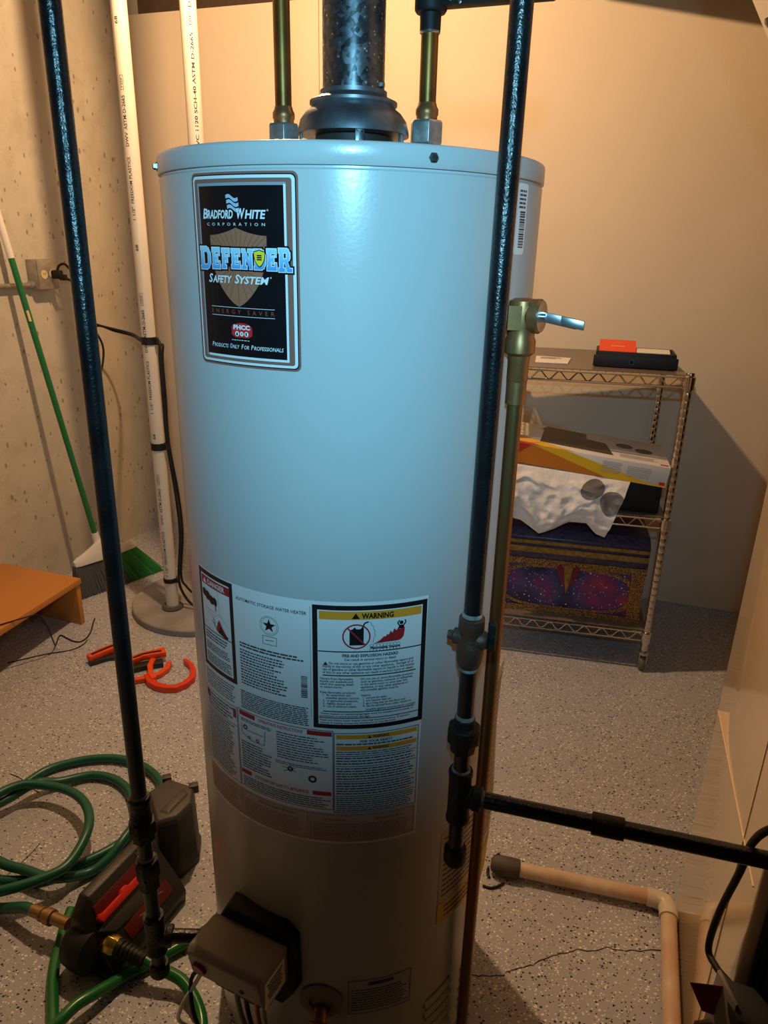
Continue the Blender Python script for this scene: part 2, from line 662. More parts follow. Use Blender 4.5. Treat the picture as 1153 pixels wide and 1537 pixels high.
def frame(mb, u0, v0, u1, v1, t, fmap):
    quad(mb, u0, v0, u1, v0 + t, fmap)
    quad(mb, u0, v1 - t, u1, v1, fmap)
    quad(mb, u0, v0 + t, u0 + t, v1 - t, fmap, 1)
    quad(mb, u1 - t, v0 + t, u1, v1 - t, fmap, 1)


def ring(mb, c, r0, r1, fmap, n=40):
    vs, fs = [], []
    for i in range(n):
        a = 2 * pi * i / n
        vs += [fmap(c[0] + r0 * cos(a), c[1] + r0 * sin(a)), fmap(c[0] + r1 * cos(a), c[1] + r1 * sin(a))]
    for i in range(n):
        j = (i + 1) % n
        fs.append((2 * i, 2 * j, 2 * j + 1, 2 * i + 1))
    mb.add(vs, fs)


def fine_print(mb, u0, u1, v0, v1, rows, fmap, fill=0.5, seed=1, ragged=0.15, wmin=0.003, wmax=0.011):
    """rows of word-sized strokes where the print is too small to read"""
    rd = random.Random(seed)
    p = (v1 - v0) / rows
    for i in range(rows):
        y = v1 - (i + 0.5) * p
        u = u0
        end = u1 - (rd.random() * ragged * (u1 - u0))
        while u < end:
            w_ = min(rd.uniform(wmin, wmax), end - u)
            if w_ > 0.0008:
                quad(mb, u, y - p * fill / 2, u + w_, y + p * fill / 2, fmap, 1)
            u += w_ + 0.0011


def rounded(mb, u0, v0, u1, v1, r, fmap, n=6, cols=14):
    """filled rounded rectangle as vertical strips, following a curved surface"""
    us = [u0 + r - r * cos(pi / 2 * i / n) for i in range(n + 1)]
    us += [u0 + r + (u1 - u0 - 2 * r) * i / cols for i in range(1, cols)]
    us += [u1 - r + r * sin(pi / 2 * i / n) for i in range(n + 1)]

    def inset(u):
        d = 0
        if u < u0 + r:
            d = u0 + r - u
        elif u > u1 - r:
            d = u - (u1 - r)
        return r - math.sqrt(max(0, r * r - d * d)) if d > 0 else 0
    vs, fs = [], []
    for u in us:
        k = inset(u)
        vs += [fmap(u, v0 + k), fmap(u, v1 - k)]
    for i in range(len(us) - 1):
        fs.append((2 * i, 2 * i + 2, 2 * i + 3, 2 * i + 1))
    mb.add(vs, fs)


def cylmap(off):
    def f(s, z):
        a = s / TR
        return V(TC.x + (TR + off) * sin(a), TC.y - (TR + off) * cos(a), z)
    return f


# ================================================================== THE ROOM
W_A, D_B, H_C = 6.0, 9.0, 2.64      # room width along E1, depth towards the viewer, ceiling height
mb = MB()
mb.box(room(W_A / 2, -D_B / 2, -0.05), E1 * (W_A / 2 + 0.15), E2 * (D_B / 2 + 0.15), Z * 0.05)
floor = struct(mb.build('floor', epoxy, origin=(0, 0, 0), smooth=False))
mb = MB()
sx = 0.922                                   # open joint between two drywall boards: a real groove
plan = [(0, 0), (sx - 0.0016, 0), (sx - 0.0010, 0.009), (sx + 0.0010, 0.009), (sx + 0.0016, 0), (W_A, 0), (W_A, 0.12), (0, 0.12)]
mb.loft([[room(a, b, 0) for a, b in plan], [room(a, b, 2.28) for a, b in plan]])
wall_back = struct(mb.build('wall_back', drywall, smooth=False))
mb = MB()
mb.box(room(W_A / 2, 0.20, H_C / 2), E1 * (W_A / 2 + 0.15), E2 * 0.06, Z * H_C / 2)
struct(mb.build('wall_foundation', dark_wood, smooth=False))
mb = MB()
mb.box(room(-0.075, -D_B / 2 + 0.05, H_C / 2), E1 * 0.075, E2 * (D_B / 2 + 0.1), Z * H_C / 2)
struct(mb.build('wall_left', concrete, smooth=False))
mb = MB()
mb.box(room(W_A + 0.075, -D_B / 2 + 0.05, H_C / 2), E1 * 0.075, E2 * (D_B / 2 + 0.1), Z * H_C / 2)
struct(mb.build('wall_right', stud_wall, smooth=False))
mb = MB()
mb.box(room(W_A / 2, -D_B - 0.075, H_C / 2), E1 * (W_A / 2 + 0.15), E2 * 0.075, Z * H_C / 2)
struct(mb.build('wall_front', stud_wall, smooth=False))
mb = MB()
mb.box(room(W_A / 2, -D_B / 2 + 0.05, H_C + 0.03), E1 * (W_A / 2 + 0.15), E2 * (D_B / 2 + 0.2), Z * 0.03)
ceil = struct(mb.build('ceiling', dark_wood, smooth=False))
for i in range(20):
    mb = MB()
    b_ = -0.12 - i * 0.41
    if i == 4:
        continue
    mb.box(room(W_A / 2, b_, H_C - 0.080), E1 * W_A / 2, E2 * 0.019, Z * 0.080)
    mb.build('joist', dark_wood, ceil, smooth=False)
# crack in the slab
cr = [(0.198, 1.045), (0.224, 1.044), (0.265, 1.046), (0.275, 1.054), (0.288, 1.06), (0.31, 1.063), (0.331, 1.071),
      (0.345, 1.081), (0.361, 1.084), (0.385, 1.095), (0.407, 1.1), (0.43, 1.107), (0.464, 1.105), (0.49, 1.114), (0.509, 1.112), (0.536, 1.108),
      (0.564, 1.107), (0.59, 1.111), (0.635, 1.109)]
fine = []
rd = random.Random(3)
for i in range(len(cr) - 1):
    for k in range(3):
        t = k / 3
        fine.append((cr[i][0] + (cr[i + 1][0] - cr[i][0]) * t + rd.uniform(-.0015, .0015), cr[i][1] + (cr[i + 1][1] - cr[i][1]) * t + rd.uniform(-.002, .002)))
fine.append(cr[-1])
mb = MB()
vs, fs = [], []
for i, (x, y) in enumerate(fine):
    wd = 0.0007 + 0.0008 * rd.random()
    vs += [V(x, y - wd, 0.0006), V(x, y + wd, 0.0006)]
    if i:
        fs.append((2 * i - 2, 2 * i, 2 * i + 1, 2 * i - 1))
mb.add(vs, fs)
mb.build('crack', mat('crack_dark', (0.02, 0.015, 0.012), rough=0.9), floor, smooth=False)
crk = [(-1.02, 1.60), (-0.985, 1.585), (-0.95, 1.56), (-0.93, 1.545), (-0.905, 1.53)]
mb = MB()
vs, fs = [], []
for i, (x, y) in enumerate(smooth_path([V(*p) for p in crk], 5) and [(q.x, q.y) for q in smooth_path([V(*p) for p in crk], 5)]):
    wd = 0.001 + 0.0015 * rd.random()
    vs += [V(x, y - wd, 0.0006), V(x, y + wd, 0.0006)]
    if i:
        fs.append((2 * i - 2, 2 * i, 2 * i + 1, 2 * i - 1))
mb.add(vs, fs)
mb.build('crack', MATS['crack_dark'], floor, smooth=False)
crk = [(-0.90, 1.20), (-0.87, 1.24), (-0.845, 1.29), (-0.83, 1.335), (-0.825, 1.36)]
mb = MB()
vs, fs = [], []
for i, q in enumerate(smooth_path([V(*p) for p in crk], 5)):
    vs += [V(q.x - .0011, q.y, 0.0006), V(q.x + .0011, q.y, 0.0006)]
    if i:
        fs.append((2 * i - 2, 2 * i, 2 * i + 1, 2 * i - 1))
mb.add(vs, fs)
mb.build('crack', MATS['crack_dark'], floor, smooth=False)

# ================================================================== WATER HEATER
wh = thing('water_heater', (TC.x, TC.y, 0), 'tall grey cylindrical water heater covered with black brand sticker and white warning labels', 'water heater')
mb = MB()
mb.lathe([(0.236, 0.028), (0.248, 0.029), (0.2525, 0.034), (TR, 0.042), (TR, 0.215), (TR, 1.4645), (0.2515, 1.4665), (0.2515, 1.472)], TC, seg=256)
jacket = mb.build('jacket', tank_paint, wh)
mb = MB()
mb.lathe([(0.2512, 1.4690), (0.2550, 1.4690), (0.2556, 1.4698), (0.2556, 1.4878), (0.2549, 1.4905), (0.2530, 1.4922), (0.2500, 1.4925), (0.06, 1.4945), (0.045, 1.4945), (0.0, 1.4945)], TC, seg=256)
lid = mb.build('top_lid', tank_paint, wh)


def radial(phi, r, z):
    return V(TC.x + r * sin(phi), TC.y - r * cos(phi), z)


def ndir(phi):
    return V(sin(phi), -cos(phi), 0)


def tdir(phi):
    return V(cos(phi), sin(phi), 0)


for ph in (0.0979 / TR, -1.268):
    mb = MB()
    mb.lathe([(0.0, 0.0), (0.0055, 0.0), (0.0055, 0.0014), (0.0042, 0.0016), (0.0042, 0.0046), (0.0030, 0.0056), (0.0, 0.0056)], radial(ph, 0.2553, 1.4793), ndir(ph), seg=6)
    mb.build('screw', mat('dull_screw', (0.16, 0.16, 0.17), rough=0.35, metal=0.9), lid)
for k in range(3):
    ph = 0.5 + k * 2 * pi / 3
    mb = MB()
    mb.lathe([(0.016, 0.0), (0.016, 0.024), (0.022, 0.032)], radial(ph, 0.21, 0), Z, seg=16)
    mb.build('leg', mat('dark_steel_leg', (0.05, 0.05, 0.05), rough=0.5, metal=0.5), wh)

# ---- brand sticker (flat print, built in nested layers)
f1, f2, f3, f4, f5, f6 = [cylmap(0.0003 + 0.00022 * i) for i in range(6)]


def sheet(name, u0, v0, u1, v1, r, off, material, parent):
    m_ = MB()
    fo = cylmap(off)
    rounded(m_, u0, v0, u1, v1, r, fo)
    return m_.build(name, material, parent, smooth=False)


bs = sheet('brand_sticker', -0.1905, 1.2540, -0.0455, 1.4628, 0.007, 0.0003, st_brown, wh)
bs['label'] = 'tall black and taupe brand sticker with blue lettering'


def layer(name, material, parent, fn):
    m_ = MB()
    fn(m_)
    return m_.build(name, material, parent, smooth=False)


layer('border_line', st_black, bs, lambda m_: rounded(m_, -0.1882, 1.2563, -0.0478, 1.4605, 0.0055, f2))
layer('white_border', st_white, bs, lambda m_: rounded(m_, -0.1870, 1.2575, -0.0490, 1.4593, 0.005, f3))
layer('taupe_border', st_brown, bs, lambda m_: rounded(m_, -0.1840, 1.2605, -0.0525, 1.4562, 0.003, cylmap(0.0011)))


def bevel_border(m_):
    rounded(m_, -0.1785, 1.2640, -0.0590, 1.4520, 0.0005, cylmap(0.0013))


layer('silver_border', st_silver, bs, bevel_border)
F7 = cylmap(0.0015)
layer('white_edge', st_white, bs, lambda m_: (quad(m_, -0.0618, 1.2640, -0.0590, 1.4500, F7, 1), quad(m_, -0.1740, 1.2640, -0.0590, 1.2668, F7)))
F8 = cylmap(0.0017)
layer('black_field', st_black, bs, lambda m_: quad(m_, -0.1757, 1.2668, -0.0616, 1.4490, F8))
F9, F10, F11, F12, F13 = cylmap(0.0019), cylmap(0.0021), cylmap(0.0023), cylmap(0.0025), cylmap(0.0027)


def shield_pts(cx, top, wdt, hgt, n=10):
    # heraldic shield: peaked top with two concave shoulders, curved to a point
    P = []
    for i in range(n + 1):
        t = i / n
        P.append((cx - wdt / 2 + wdt / 2 * t, top - hgt * 0.095 * (1 - t ** 1.8)))
    for i in range(1, n + 1):
        t = 1 - i / n
        P.append((cx + wdt / 2 - wdt / 2 * t, top - hgt * 0.095 * (1 - t ** 1.8)))
    for i in range(1, n * 2):
        t = i / (n * 2)
        P.append((cx + wdt / 2 * (1 - t ** 2.6) ** 0.8, top - hgt * (0.095 + 0.905 * t)))
    P.append((cx, top - hgt))
    for i in range(n * 2 - 1, 0, -1):
        t = i / (n * 2)
        P.append((cx - wdt / 2 * (1 - t ** 2.6) ** 0.8, top - hgt * (0.095 + 0.905 * t)))
    return P


def fan(m_, pts, c, fmap):
    n = len(pts)
    R_ = 6
    vs_ = [fmap(*c)]
    for k in range(1, R_ + 1):
        vs_ += [fmap(c[0] + (p[0] - c[0]) * k / R_, c[1] + (p[1] - c[1]) * k / R_) for p in pts]
    fs_l = [(0, i + 1, (i + 1) % n + 1) for i in range(n)]
    for k in range(R_ - 1):
        a_ = 1 + k * n
        fs_l += [(a_ + i, a_ + n + i, a_ + n + (i + 1) % n, a_ + (i + 1) % n) for i in range(n)]
    m_.add(vs_, fs_l)


SC = (-0.1215, 1.366)
sp_ = shield_pts(-0.1215, 1.4065, 0.078, 0.084)
layer('shield_emblem', st_shield, bs, lambda m_: fan(m_, sp_, SC, F9))


def rays(m_):
    n = len(sp_)
    for i in range(0, n, 2):
        a = sp_[i]
        p = (SC[0] + (a[0] - SC[0]) * 0.18, SC[1] + (a[1] - SC[1]) * 0.18)
        q = (SC[0] + (a[0] - SC[0]) * 0.985, SC[1] + (a[1] - SC[1]) * 0.985)
        line(m_, p, q, 0.00045, F10)


layer('shield_rays', st_ray, bs, rays)


def flag(m_):
    for k in range(3):
        z0 = 1.4395 - k * 0.0052
        n = 8
        top, bot = [], []
        for i in range(n + 1):
            t = i / n
            x = -0.1335 + 0.0165 * t + k * 0.0008
            wv = 0.0016 * sin(t * 2 * pi) - 0.0022 * t
            top.append((x, z0 + wv))
            bot.append((x + 0.0003, z0 - 0.0036 + wv))
        for i in range(n):
            poly(m_, [top[i], top[i + 1], bot[i + 1], bot[i]], F10)


layer('flag_logo', mat('flag_pale_blue', (0.42, 0.55, 0.68), rough=0.35), bs, flag)


def white_print(m_):
    put_text(m_, 'B', -0.1700, 1.4160, 0.0098, F11, align='L', shear=0.2, bold=0.025)
    put_text(m_, 'RADFORD', -0.1626, 1.4160, 0.0082, F11, width=0.0385, align='L', shear=0.2, bold=0.03)
    put_text(m_, 'W', -0.1190, 1.4160, 0.0098, F11, width=0.0110, align='L', shear=0.2, bold=0.025)
    put_text(m_, 'HITE', -0.1082, 1.4160, 0.0082, F11, width=0.0260, align='L', shear=0.2, bold=0.03)
    ring(m_, (-0.0800, 1.4243), 0.0006, 0.0010, F11, 12)
    put_text(m_, 'CORPORATION', -0.1235, 1.4085, 0.0030, F11, width=0.080, space=2.2)
    put_text(m_, 'S', -0.1660, 1.3482, 0.0090, F11, align='L', shear=0.25, bold=0.02)
    put_text(m_, 'AFETY', -0.1595, 1.3482, 0.0074, F11, width=0.0300, align='L', shear=0.25, bold=0.025)
    put_text(m_, 'S', -0.1258, 1.3482, 0.0090, F11, align='L', shear=0.25, bold=0.02)
    put_text(m_, 'YSTEM', -0.1192, 1.3482, 0.0074, F11, width=0.0385, align='L', shear=0.25, bold=0.025)
    ring(m_, (-0.0785, 1.3555), 0.0005, 0.0009, F11, 12)
    u = -0.1665
    for cap, rest, w_ in (('P', 'RODUCTS', 0.0225), ('O', 'NLY', 0.0098), ('F', 'OR', 0.0068), ('P', 'ROFESSIONALS', 0.0375)):
        put_text(m_, cap, u, 1.2755, 0.0052, F11, width=0.0034, align='L', shear=0.2, bold=0.008)
        put_text(m_, rest, u + 0.0040, 1.2755, 0.0041, F11, width=w_, align='L', shear=0.2, bold=0.008)
        u += 0.0040 + w_ + 0.0028
    line(m_, (-0.1640, 1.3215), (-0.0750, 1.3215), 0.0005, F11)
    line(m_, (-0.1640, 1.3120), (-0.0750, 1.3120), 0.0005, F11)
    fine_print(m_, -0.134, -0.109, 1.2845, 1.2860, 1, F11, fill=0.5, seed=4, ragged=0.02, wmin=.002, wmax=.004)


layer('white_lettering', st_white, bs, white_print)['kind'] = 'stuff'
layer('energy_lettering', st_dullred, bs, lambda m_: put_text(m_, 'ENERGY SAVER', -0.1195, 1.3145, 0.0046, F11, width=0.088, space=2.0))

# slab-serif word with outline
G = {
    'D': [[(0, 0), (.30, 0), (.30, 1), (0, 1)], [(0, 0), (.62, 0), (.62, .2), (0, .2)], [(0, .8), (.62, .8), (.62, 1), (0, 1)],
          [(.55, 0), (.82, .06), (.70, .26), (.55, .2)], [(.82, .06), (1, .28), (.74, .36), (.66, .22)], [(1, .28), (1, .72), (.74, .66), (.74, .34)],
          [(1, .72), (.82, .94), (.66, .78), (.74, .64)], [(.82, .94), (.55, 1), (.55, .8), (.70, .74)], [(-.06, 0), (.1, 0), (.1, .14), (-.06, .14)], [(-.06, .86), (.1, .86), (.1, 1), (-.06, 1)]],
    'E': [[(.08, 0), (.38, 0), (.38, 1), (.08, 1)], [(0, 0), (.95, 0), (.95, .19), (0, .19)], [(0, .81), (.92, .81), (.92, 1), (0, 1)],
          [(.3, .42), (.66, .42), (.66, .58), (.3, .58)], [(.74, 0), (.95, 0), (.95, .36), (.80, .36)], [(.74, 1), (.80, .64), (.92, .64), (.92, 1)], [(.56, .32), (.68, .32), (.68, .68), (.56, .68)]],
    'F': [[(.08, 0), (.38, 0), (.38, 1), (.08, 1)], [(0, 0), (.52, 0), (.52, .16), (0, .16)], [(0, .81), (.92, .81), (.92, 1), (0, 1)],
          [(.3, .42), (.66, .42), (.66, .58), (.3, .58)], [(.74, 1), (.80, .62), (.92, .62), (.92, 1)], [(.56, .32), (.68, .32), (.68, .68), (.56, .68)]],
    'N': [[(.10, 0), (.33, 0), (.33, 1), (.10, 1)], [(.70, 0), (.93, 0), (.93, 1), (.70, 1)], [(.05, 1), (.36, 1), (.93, 0), (.68, 0)],
          [(0, 0), (.44, 0), (.44, .15), (0, .15)], [(.58, .85), (1.02, .85), (1.02, 1), (.58, 1)], [(0, .85), (.2, .85), (.2, 1), (0, 1)]],
    'R': [[(.08, 0), (.36, 0), (.36, 1), (.08, 1)], [(0, 0), (.50, 0), (.50, .16), (0, .16)], [(0, .82), (.66, .82), (.66, 1), (0, 1)], [(.3, .40), (.66, .40), (.66, .56), (.3, .56)],
          [(.60, .40), (.86, .50), (.90, .62), (.64, .60)], [(.64, .58), (.90, .60), (.90, .82), (.64, .80)], [(.64, .78), (.90, .80), (.80, .97), (.60, 1)],
          [(.46, .44), (.72, .44), (1.0, 0), (.72, 0)], [(.66, 0), (1.08, 0), (1.08, .15), (.66, .15)]],
}
WORD = [('D', -0.1775, .0172), ('E', -0.1585, .0138), ('F', -0.1432, .0132), ('E', -0.1290, .0136), ('N', -0.1145, .0152), ('D', -0.0975, .0142), ('E', -0.0825, .0128), ('R', -0.0685, .0150)]


def word(m_, grow, fmap):
    for i, (ch, u, w_) in enumerate(WORD):
        k = (i - 3.5) / 3.5
        h = 0.0205 + 0.0035 * k * k
        z0 = 1.3640 - 0.0018 * k * k
        for q in G[ch]:
            pts = [(u + x * w_ * 0.94, z0 + y * h) for x, y in q]
            if grow:
                c = (sum(p[0] for p in pts) / len(pts), sum(p[1] for p in pts) / len(pts))
                hw = max(abs(p[0] - c[0]) for p in pts)
                hh = max(abs(p[1] - c[1]) for p in pts)
                pts = [(c[0] + (p[0] - c[0]) * (hw + grow) / hw, c[1] + (p[1] - c[1]) * (hh + grow) / hh) for p in pts]
            poly(m_, pts, fmap)


def word_back(m_):
    word(m_, 0.0026, F10)
    quad(m_, -0.1770, 1.3655, -0.0550, 1.3835, F10)


layer('word_outline', st_black, bs, word_back)
layer('word_edge', st_white, bs, lambda m_: word(m_, 0.0009, F11))
layer('word_lettering', blue_grad, bs, lambda m_: word(m_, 0, F12))
sh2 = shield_pts(-0.0915, 1.3835, 0.0130, 0.0165)
layer('small_shield_outline', st_black, bs, lambda m_: fan(m_, shield_pts(-0.0915, 1.3845, 0.0150, 0.0188), (-0.0915, 1.376), F13))
layer('small_shield', st_yellow, bs, lambda m_: fan(m_, sh2, (-0.0915, 1.376), cylmap(0.0029)))


def small_flag(m_):
    fz = cylmap(0.0031)
    for k in range(3):
        quad(m_, -0.0945, 1.3776 - k * 0.0021, -0.0885, 1.3790 - k * 0.0021, fz, 2)


layer('small_flag', st_black, bs, small_flag)


def phcc(m_):
    c = (-0.1195, 1.2955)
    pts = [(c[0] - .0145, c[1] - .0045), (c[0] - .0145, c[1] + .0045), (c[0] - .0100, c[1] + .0076), (c[0] - .003, c[1] + .0092), (c[0] + .003, c[1] + .0092),
           (c[0] + .0100, c[1] + .0076), (c[0] + .0145, c[1] + .0045), (c[0] + .0145, c[1] - .0045), (c[0] + .009, c[1] - .0072), (c[0] - .009, c[1] - .0072)]
    fan(m_, pts, c, F9)


layer('association_badge', st_red, bs, phcc)


def phcc_w(m_):
    put_text(m_, 'PHCC', -0.1195, 1.2975, 0.0046, F10, width=0.0235, bold=0.05)
    for k in (-1, 1):
        ring(m_, (-0.1195 + k * .0066, 1.2925), 0.0, 0.0029, F10, 16)
    ring(m_, (-0.1195, 1.2925), 0.0010, 0.0026, F10, 16)


layer('badge_lettering', st_white, bs, phcc_w)


def phcc_k(m_):
    fz = cylmap(0.00225)
    poly(m_, [(-.1275, 1.2908), (-.1248, 1.2908), (-.1250, 1.2928), (-.1261, 1.2945), (-.1273, 1.2928)], fz)
    quad(m_, -0.1140, 1.2907, -0.1122, 1.2943, fz, 1)


layer('badge_icons', st_black, bs, phcc_k)

# ---- white instruction sheet
ws = MB()
vs, fs = [], []
fo = cylmap(0.0003)
n = 60
for i in range(n + 1):
    t = i / n
    vs += [fo(-0.2525 + 0.3665 * t, 0.5665), fo(-0.2455 + 0.3635 * t, 0.9632)]
for i in range(n):
    fs.append((2 * i, 2 * i + 2, 2 * i + 3, 2 * i + 1))
ws.add(vs, fs)
isheet = ws.build('instruction_sheet', paper_white, wh, smooth=False)
isheet['label'] = 'large white sheet of printed warnings and operating instructions'


for u0_, v0_, u1_, v1_ in ((-0.1585, 0.7555, -0.1290, 0.7630), (-0.0470, 0.7555, -0.0120, 0.7630), (-0.1600, 0.6530, -0.1400, 0.6600), (-0.0400, 0.6530, -0.0130, 0.6600),
                            (-0.2450, 0.7470, -0.2350, 0.7590), (-0.1725, 0.7435, -0.1660, 0.7590), (-0.2352, 0.9395, -0.1655, 0.9525)):
    layer('red_bar', lab_red, isheet, lambda m_: quad(m_, u0_, v0_, u1_, v1_, f3))
layer('prohibition_sign', lab_red, isheet, lambda m_: (ring(m_, (0.0205, 0.9135), 0.0165, 0.0185, f5, 48), line(m_, (0.0085, 0.9265), (0.0325, 0.9005), 0.0022, f5)))
FLM = [(0.0430, 0.9020), (0.0480, 0.9045), (0.0530, 0.9080), (0.0565, 0.9120), (0.0585, 0.9105), (0.0610, 0.9150), (0.0630, 0.9130), (0.0655, 0.9195),
       (0.0680, 0.9160), (0.0705, 0.9225), (0.0735, 0.9190), (0.0770, 0.9250), (0.0780, 0.9200), (0.0815, 0.9260), (0.0830, 0.9205), (0.0850, 0.9230), (0.0845, 0.9150), (0.0835, 0.9090), (0.0800, 0.9050), (0.0760, 0.9038)]
layer('flames', lab_red, isheet, lambda m_: fan(m_, FLM, (0.072, 0.910), f4))
layer('small_flame', lab_red, isheet, lambda m_: fan(m_, [(-0.2005, 0.8760), (-0.1800, 0.8690), (-0.1730, 0.8715), (-0.1850, 0.8850), (-0.1920, 0.8950), (-0.1960, 0.8890)], (-0.187, 0.880), f4))
for u0_, v0_, u1_, v1_ in ((-0.0282, 0.9380, 0.1080, 0.9500), (-0.0060, 0.7520, 0.1090, 0.7590), (-0.0060, 0.7330, 0.1090, 0.7400)):
    layer('amber_bar', lab_yellow, isheet, lambda m_: quad(m_, u0_, v0_, u1_, v1_, f3))


def panel_frames(m_):
    frame(m_, -0.2448, 0.8028, -0.1595, 0.9615, 0.0070, f2)
    frame(m_, -0.0372, 0.7690, 0.1165, 0.9582, 0.0068, f2)
    frame(m_, -0.1625, 0.6285, -0.0100, 0.7650, 0.0010, f2)
    frame(m_, -0.0095, 0.6240, 0.1120, 0.7618, 0.0010, f2)
    frame(m_, -0.2500, 0.6280, -0.1635, 0.7625, 0.0009, f2)
    line(m_, (-0.2450, 0.7300), (-0.1640, 0.7300), 0.0009, f2)
    line(m_, (-0.2380, 0.8690), (-0.1655, 0.8690), 0.0014, f3)
    # lines on the big warning
    for z, a, b, w_ in ((0.8905, -0.0300, 0.1097, 0.0016), (0.8540, -0.0240, 0.1030, 0.0016), (0.7970, -0.0240, 0.1030, 0.0014), (0.7865, -0.0300, 0.1097, 0.0012)):
        line(m_, (a, z), (b, z), w_, f3)


def gas_can(m_):
    poly(m_, [(0.0115, 0.9005), (0.0300, 0.9005), (0.0300, 0.9255), (0.0280, 0.9275), (0.0255, 0.9245), (0.0150, 0.9245), (0.0115, 0.9225)], f4)
    poly(m_, [(0.0160, 0.9245), (0.0200, 0.9245), (0.0190, 0.9268), (0.0172, 0.9268)], f4)
    for a, b in (((0.0285, 0.9265), (0.0310, 0.9330)), ((0.0310, 0.9330), (0.0360, 0.9350))):
        line(m_, a, b, 0.0020, f4)


def vapour_cloud(m_):
    cl = [(0.0370, 0.9348), (0.0395, 0.9330), (0.0400, 0.9300), (0.0430, 0.9275), (0.0425, 0.9240), (0.0450, 0.9215), (0.0440, 0.9175), (0.0455, 0.9140), (0.0430, 0.9100), (0.0425, 0.9040)]
    for i in range(len(cl) - 1):
        line(m_, cl[i], cl[i + 1], 0.0005, f4)
    for k in range(9):
        u = 0.0405 + k * 0.0045
        ring(m_, (u, 0.8990 + 0.0006 * (k % 2)), 0.0021, 0.0025, f4, 12)
        ring(m_, (u, 0.8930 - 0.0006 * (k % 2)), 0.0021, 0.0025, f4, 12)


def burning_figure(m_):
    ring(m_, (0.0800, 0.9300), 0, 0.0027, f5, 16)
    poly(m_, [(0.0762, 0.9215), (0.0840, 0.9215), (0.0835, 0.9265), (0.0768, 0.9265)], f5)
    for a, b in (((0.0770, 0.9262), (0.0748, 0.9300)), ((0.0748, 0.9300), (0.0775, 0.9335)), ((0.0832, 0.9262), (0.0862, 0.9300)), ((0.0862, 0.9300), (0.0848, 0.9335))):
        line(m_, a, b, 0.0017, f5)


def spill_pictogram(m_):
    for c, r_ in (((-0.2290, 0.9260), 0.0062), ((-0.2195, 0.9235), 0.0072), ((-0.2090, 0.9200), 0.0068), ((-0.2010, 0.9205), 0.0060)):
        ring(m_, c, 0, r_, f4, 16)
    poly(m_, [(-0.2300, 0.9200), (-0.1960, 0.9140), (-0.1950, 0.9215), (-0.2250, 0.9290)], f4)
    poly(m_, [(-0.2005, 0.9150), (-0.1980, 0.9150), (-0.1985, 0.9050), (-0.2000, 0.9050)], f4)
    poly(m_, [(-0.1960, 0.8740), (-0.1745, 0.8700), (-0.1720, 0.8735), (-0.1830, 0.8780), (-0.1890, 0.8860)], f5)
    for a, b in (((-0.2080, 0.8950), (-0.2020, 0.8850)), ((-0.2100, 0.8880), (-0.2010, 0.8810)), ((-0.2060, 0.8850), (-0.1985, 0.8780))):
        line(m_, a, b, 0.0014, f5)
    for a, b in (((-0.2300, 0.9030), (-0.1900, 0.9010)), ((-0.1900, 0.9010), (-0.1710, 0.8900)), ((-0.2250, 0.8960), (-0.1980, 0.8970)), ((-0.1920, 0.9390), (-0.1900, 0.9010))):
        line(m_, a, b, 0.0004, f3)


def certification_seal(m_):
    ring(m_, (-0.0985, 0.9160), 0.0118, 0.0122, f3, 40)
    ring(m_, (-0.0985, 0.9160), 0.0138, 0.0143, f3, 40)
    st = []
    for i in range(10):
        r_ = 0.0105 if i % 2 == 0 else 0.0042
        a = pi / 2 + i * pi / 5
        st.append((-0.0985 + r_ * cos(a), 0.9160 + r_ * sin(a)))
    fan(m_, st, (-0.0985, 0.9160), f3)
    frame(m_, -0.1095, 0.8870, -0.0875, 0.9000, 0.0007, f3)
    line(m_, (-0.1050, 0.8930), (-0.0920, 0.8945), 0.0009, f3)
    line(m_, (-0.0401, 0.7860), (-0.0401, 0.9550), 0.0004, f3)


def barcode(m_):
    rd_ = random.Random(5)
    z = 0.8150
    while z < 0.8480:
        h = rd_.choice((0.0006, 0.0010, 0.0016))
        quad(m_, -0.0540, z, -0.0450, z + h, f3, 1)
        z += h + rd_.choice((0.0006, 0.0010))


def operating_diagram(m_):
    for a, b in (((-0.1550, 0.7420), (-0.1550, 0.7250)), ((-0.1550, 0.7250), (-0.1380, 0.7180)), ((-0.1380, 0.7180), (-0.1140, 0.7180)), ((-0.1140, 0.7180), (-0.1120, 0.7420)), ((-0.1440, 0.7330), (-0.1140, 0.7330)), ((-0.0830, 0.6850), (-0.0650, 0.6950)), ((-0.0850, 0.6930), (-0.0640, 0.6880))):
        line(m_, a, b, 0.0009, f3)
    for c, r_ in (((-0.1480, 0.7370), 0.0042), ((-0.1260, 0.7215), 0.0030), ((-0.1410, 0.7215), 0.0028), ((-0.0400, 0.6800), 0.0062), ((-0.0730, 0.6910), 0.0045)):
        ring(m_, c, r_ * 0.5, r_, f3, 20)


layer('panel_frames', ink, isheet, panel_frames)
layer('gas_can', ink, isheet, gas_can)
layer('vapour_cloud', ink, isheet, vapour_cloud)
layer('burning_figure', ink, isheet, burning_figure)
layer('spill_pictogram', ink, isheet, spill_pictogram)
layer('certification_seal', ink, isheet, certification_seal)
layer('barcode', ink, isheet, barcode)
layer('operating_diagram', ink, isheet, operating_diagram)['kind'] = 'stuff'


def tri(m_, u, v, h, fmap):
    poly(m_, [(u - h * 0.62, v), (u + h * 0.62, v), (u, v + h)], fmap)


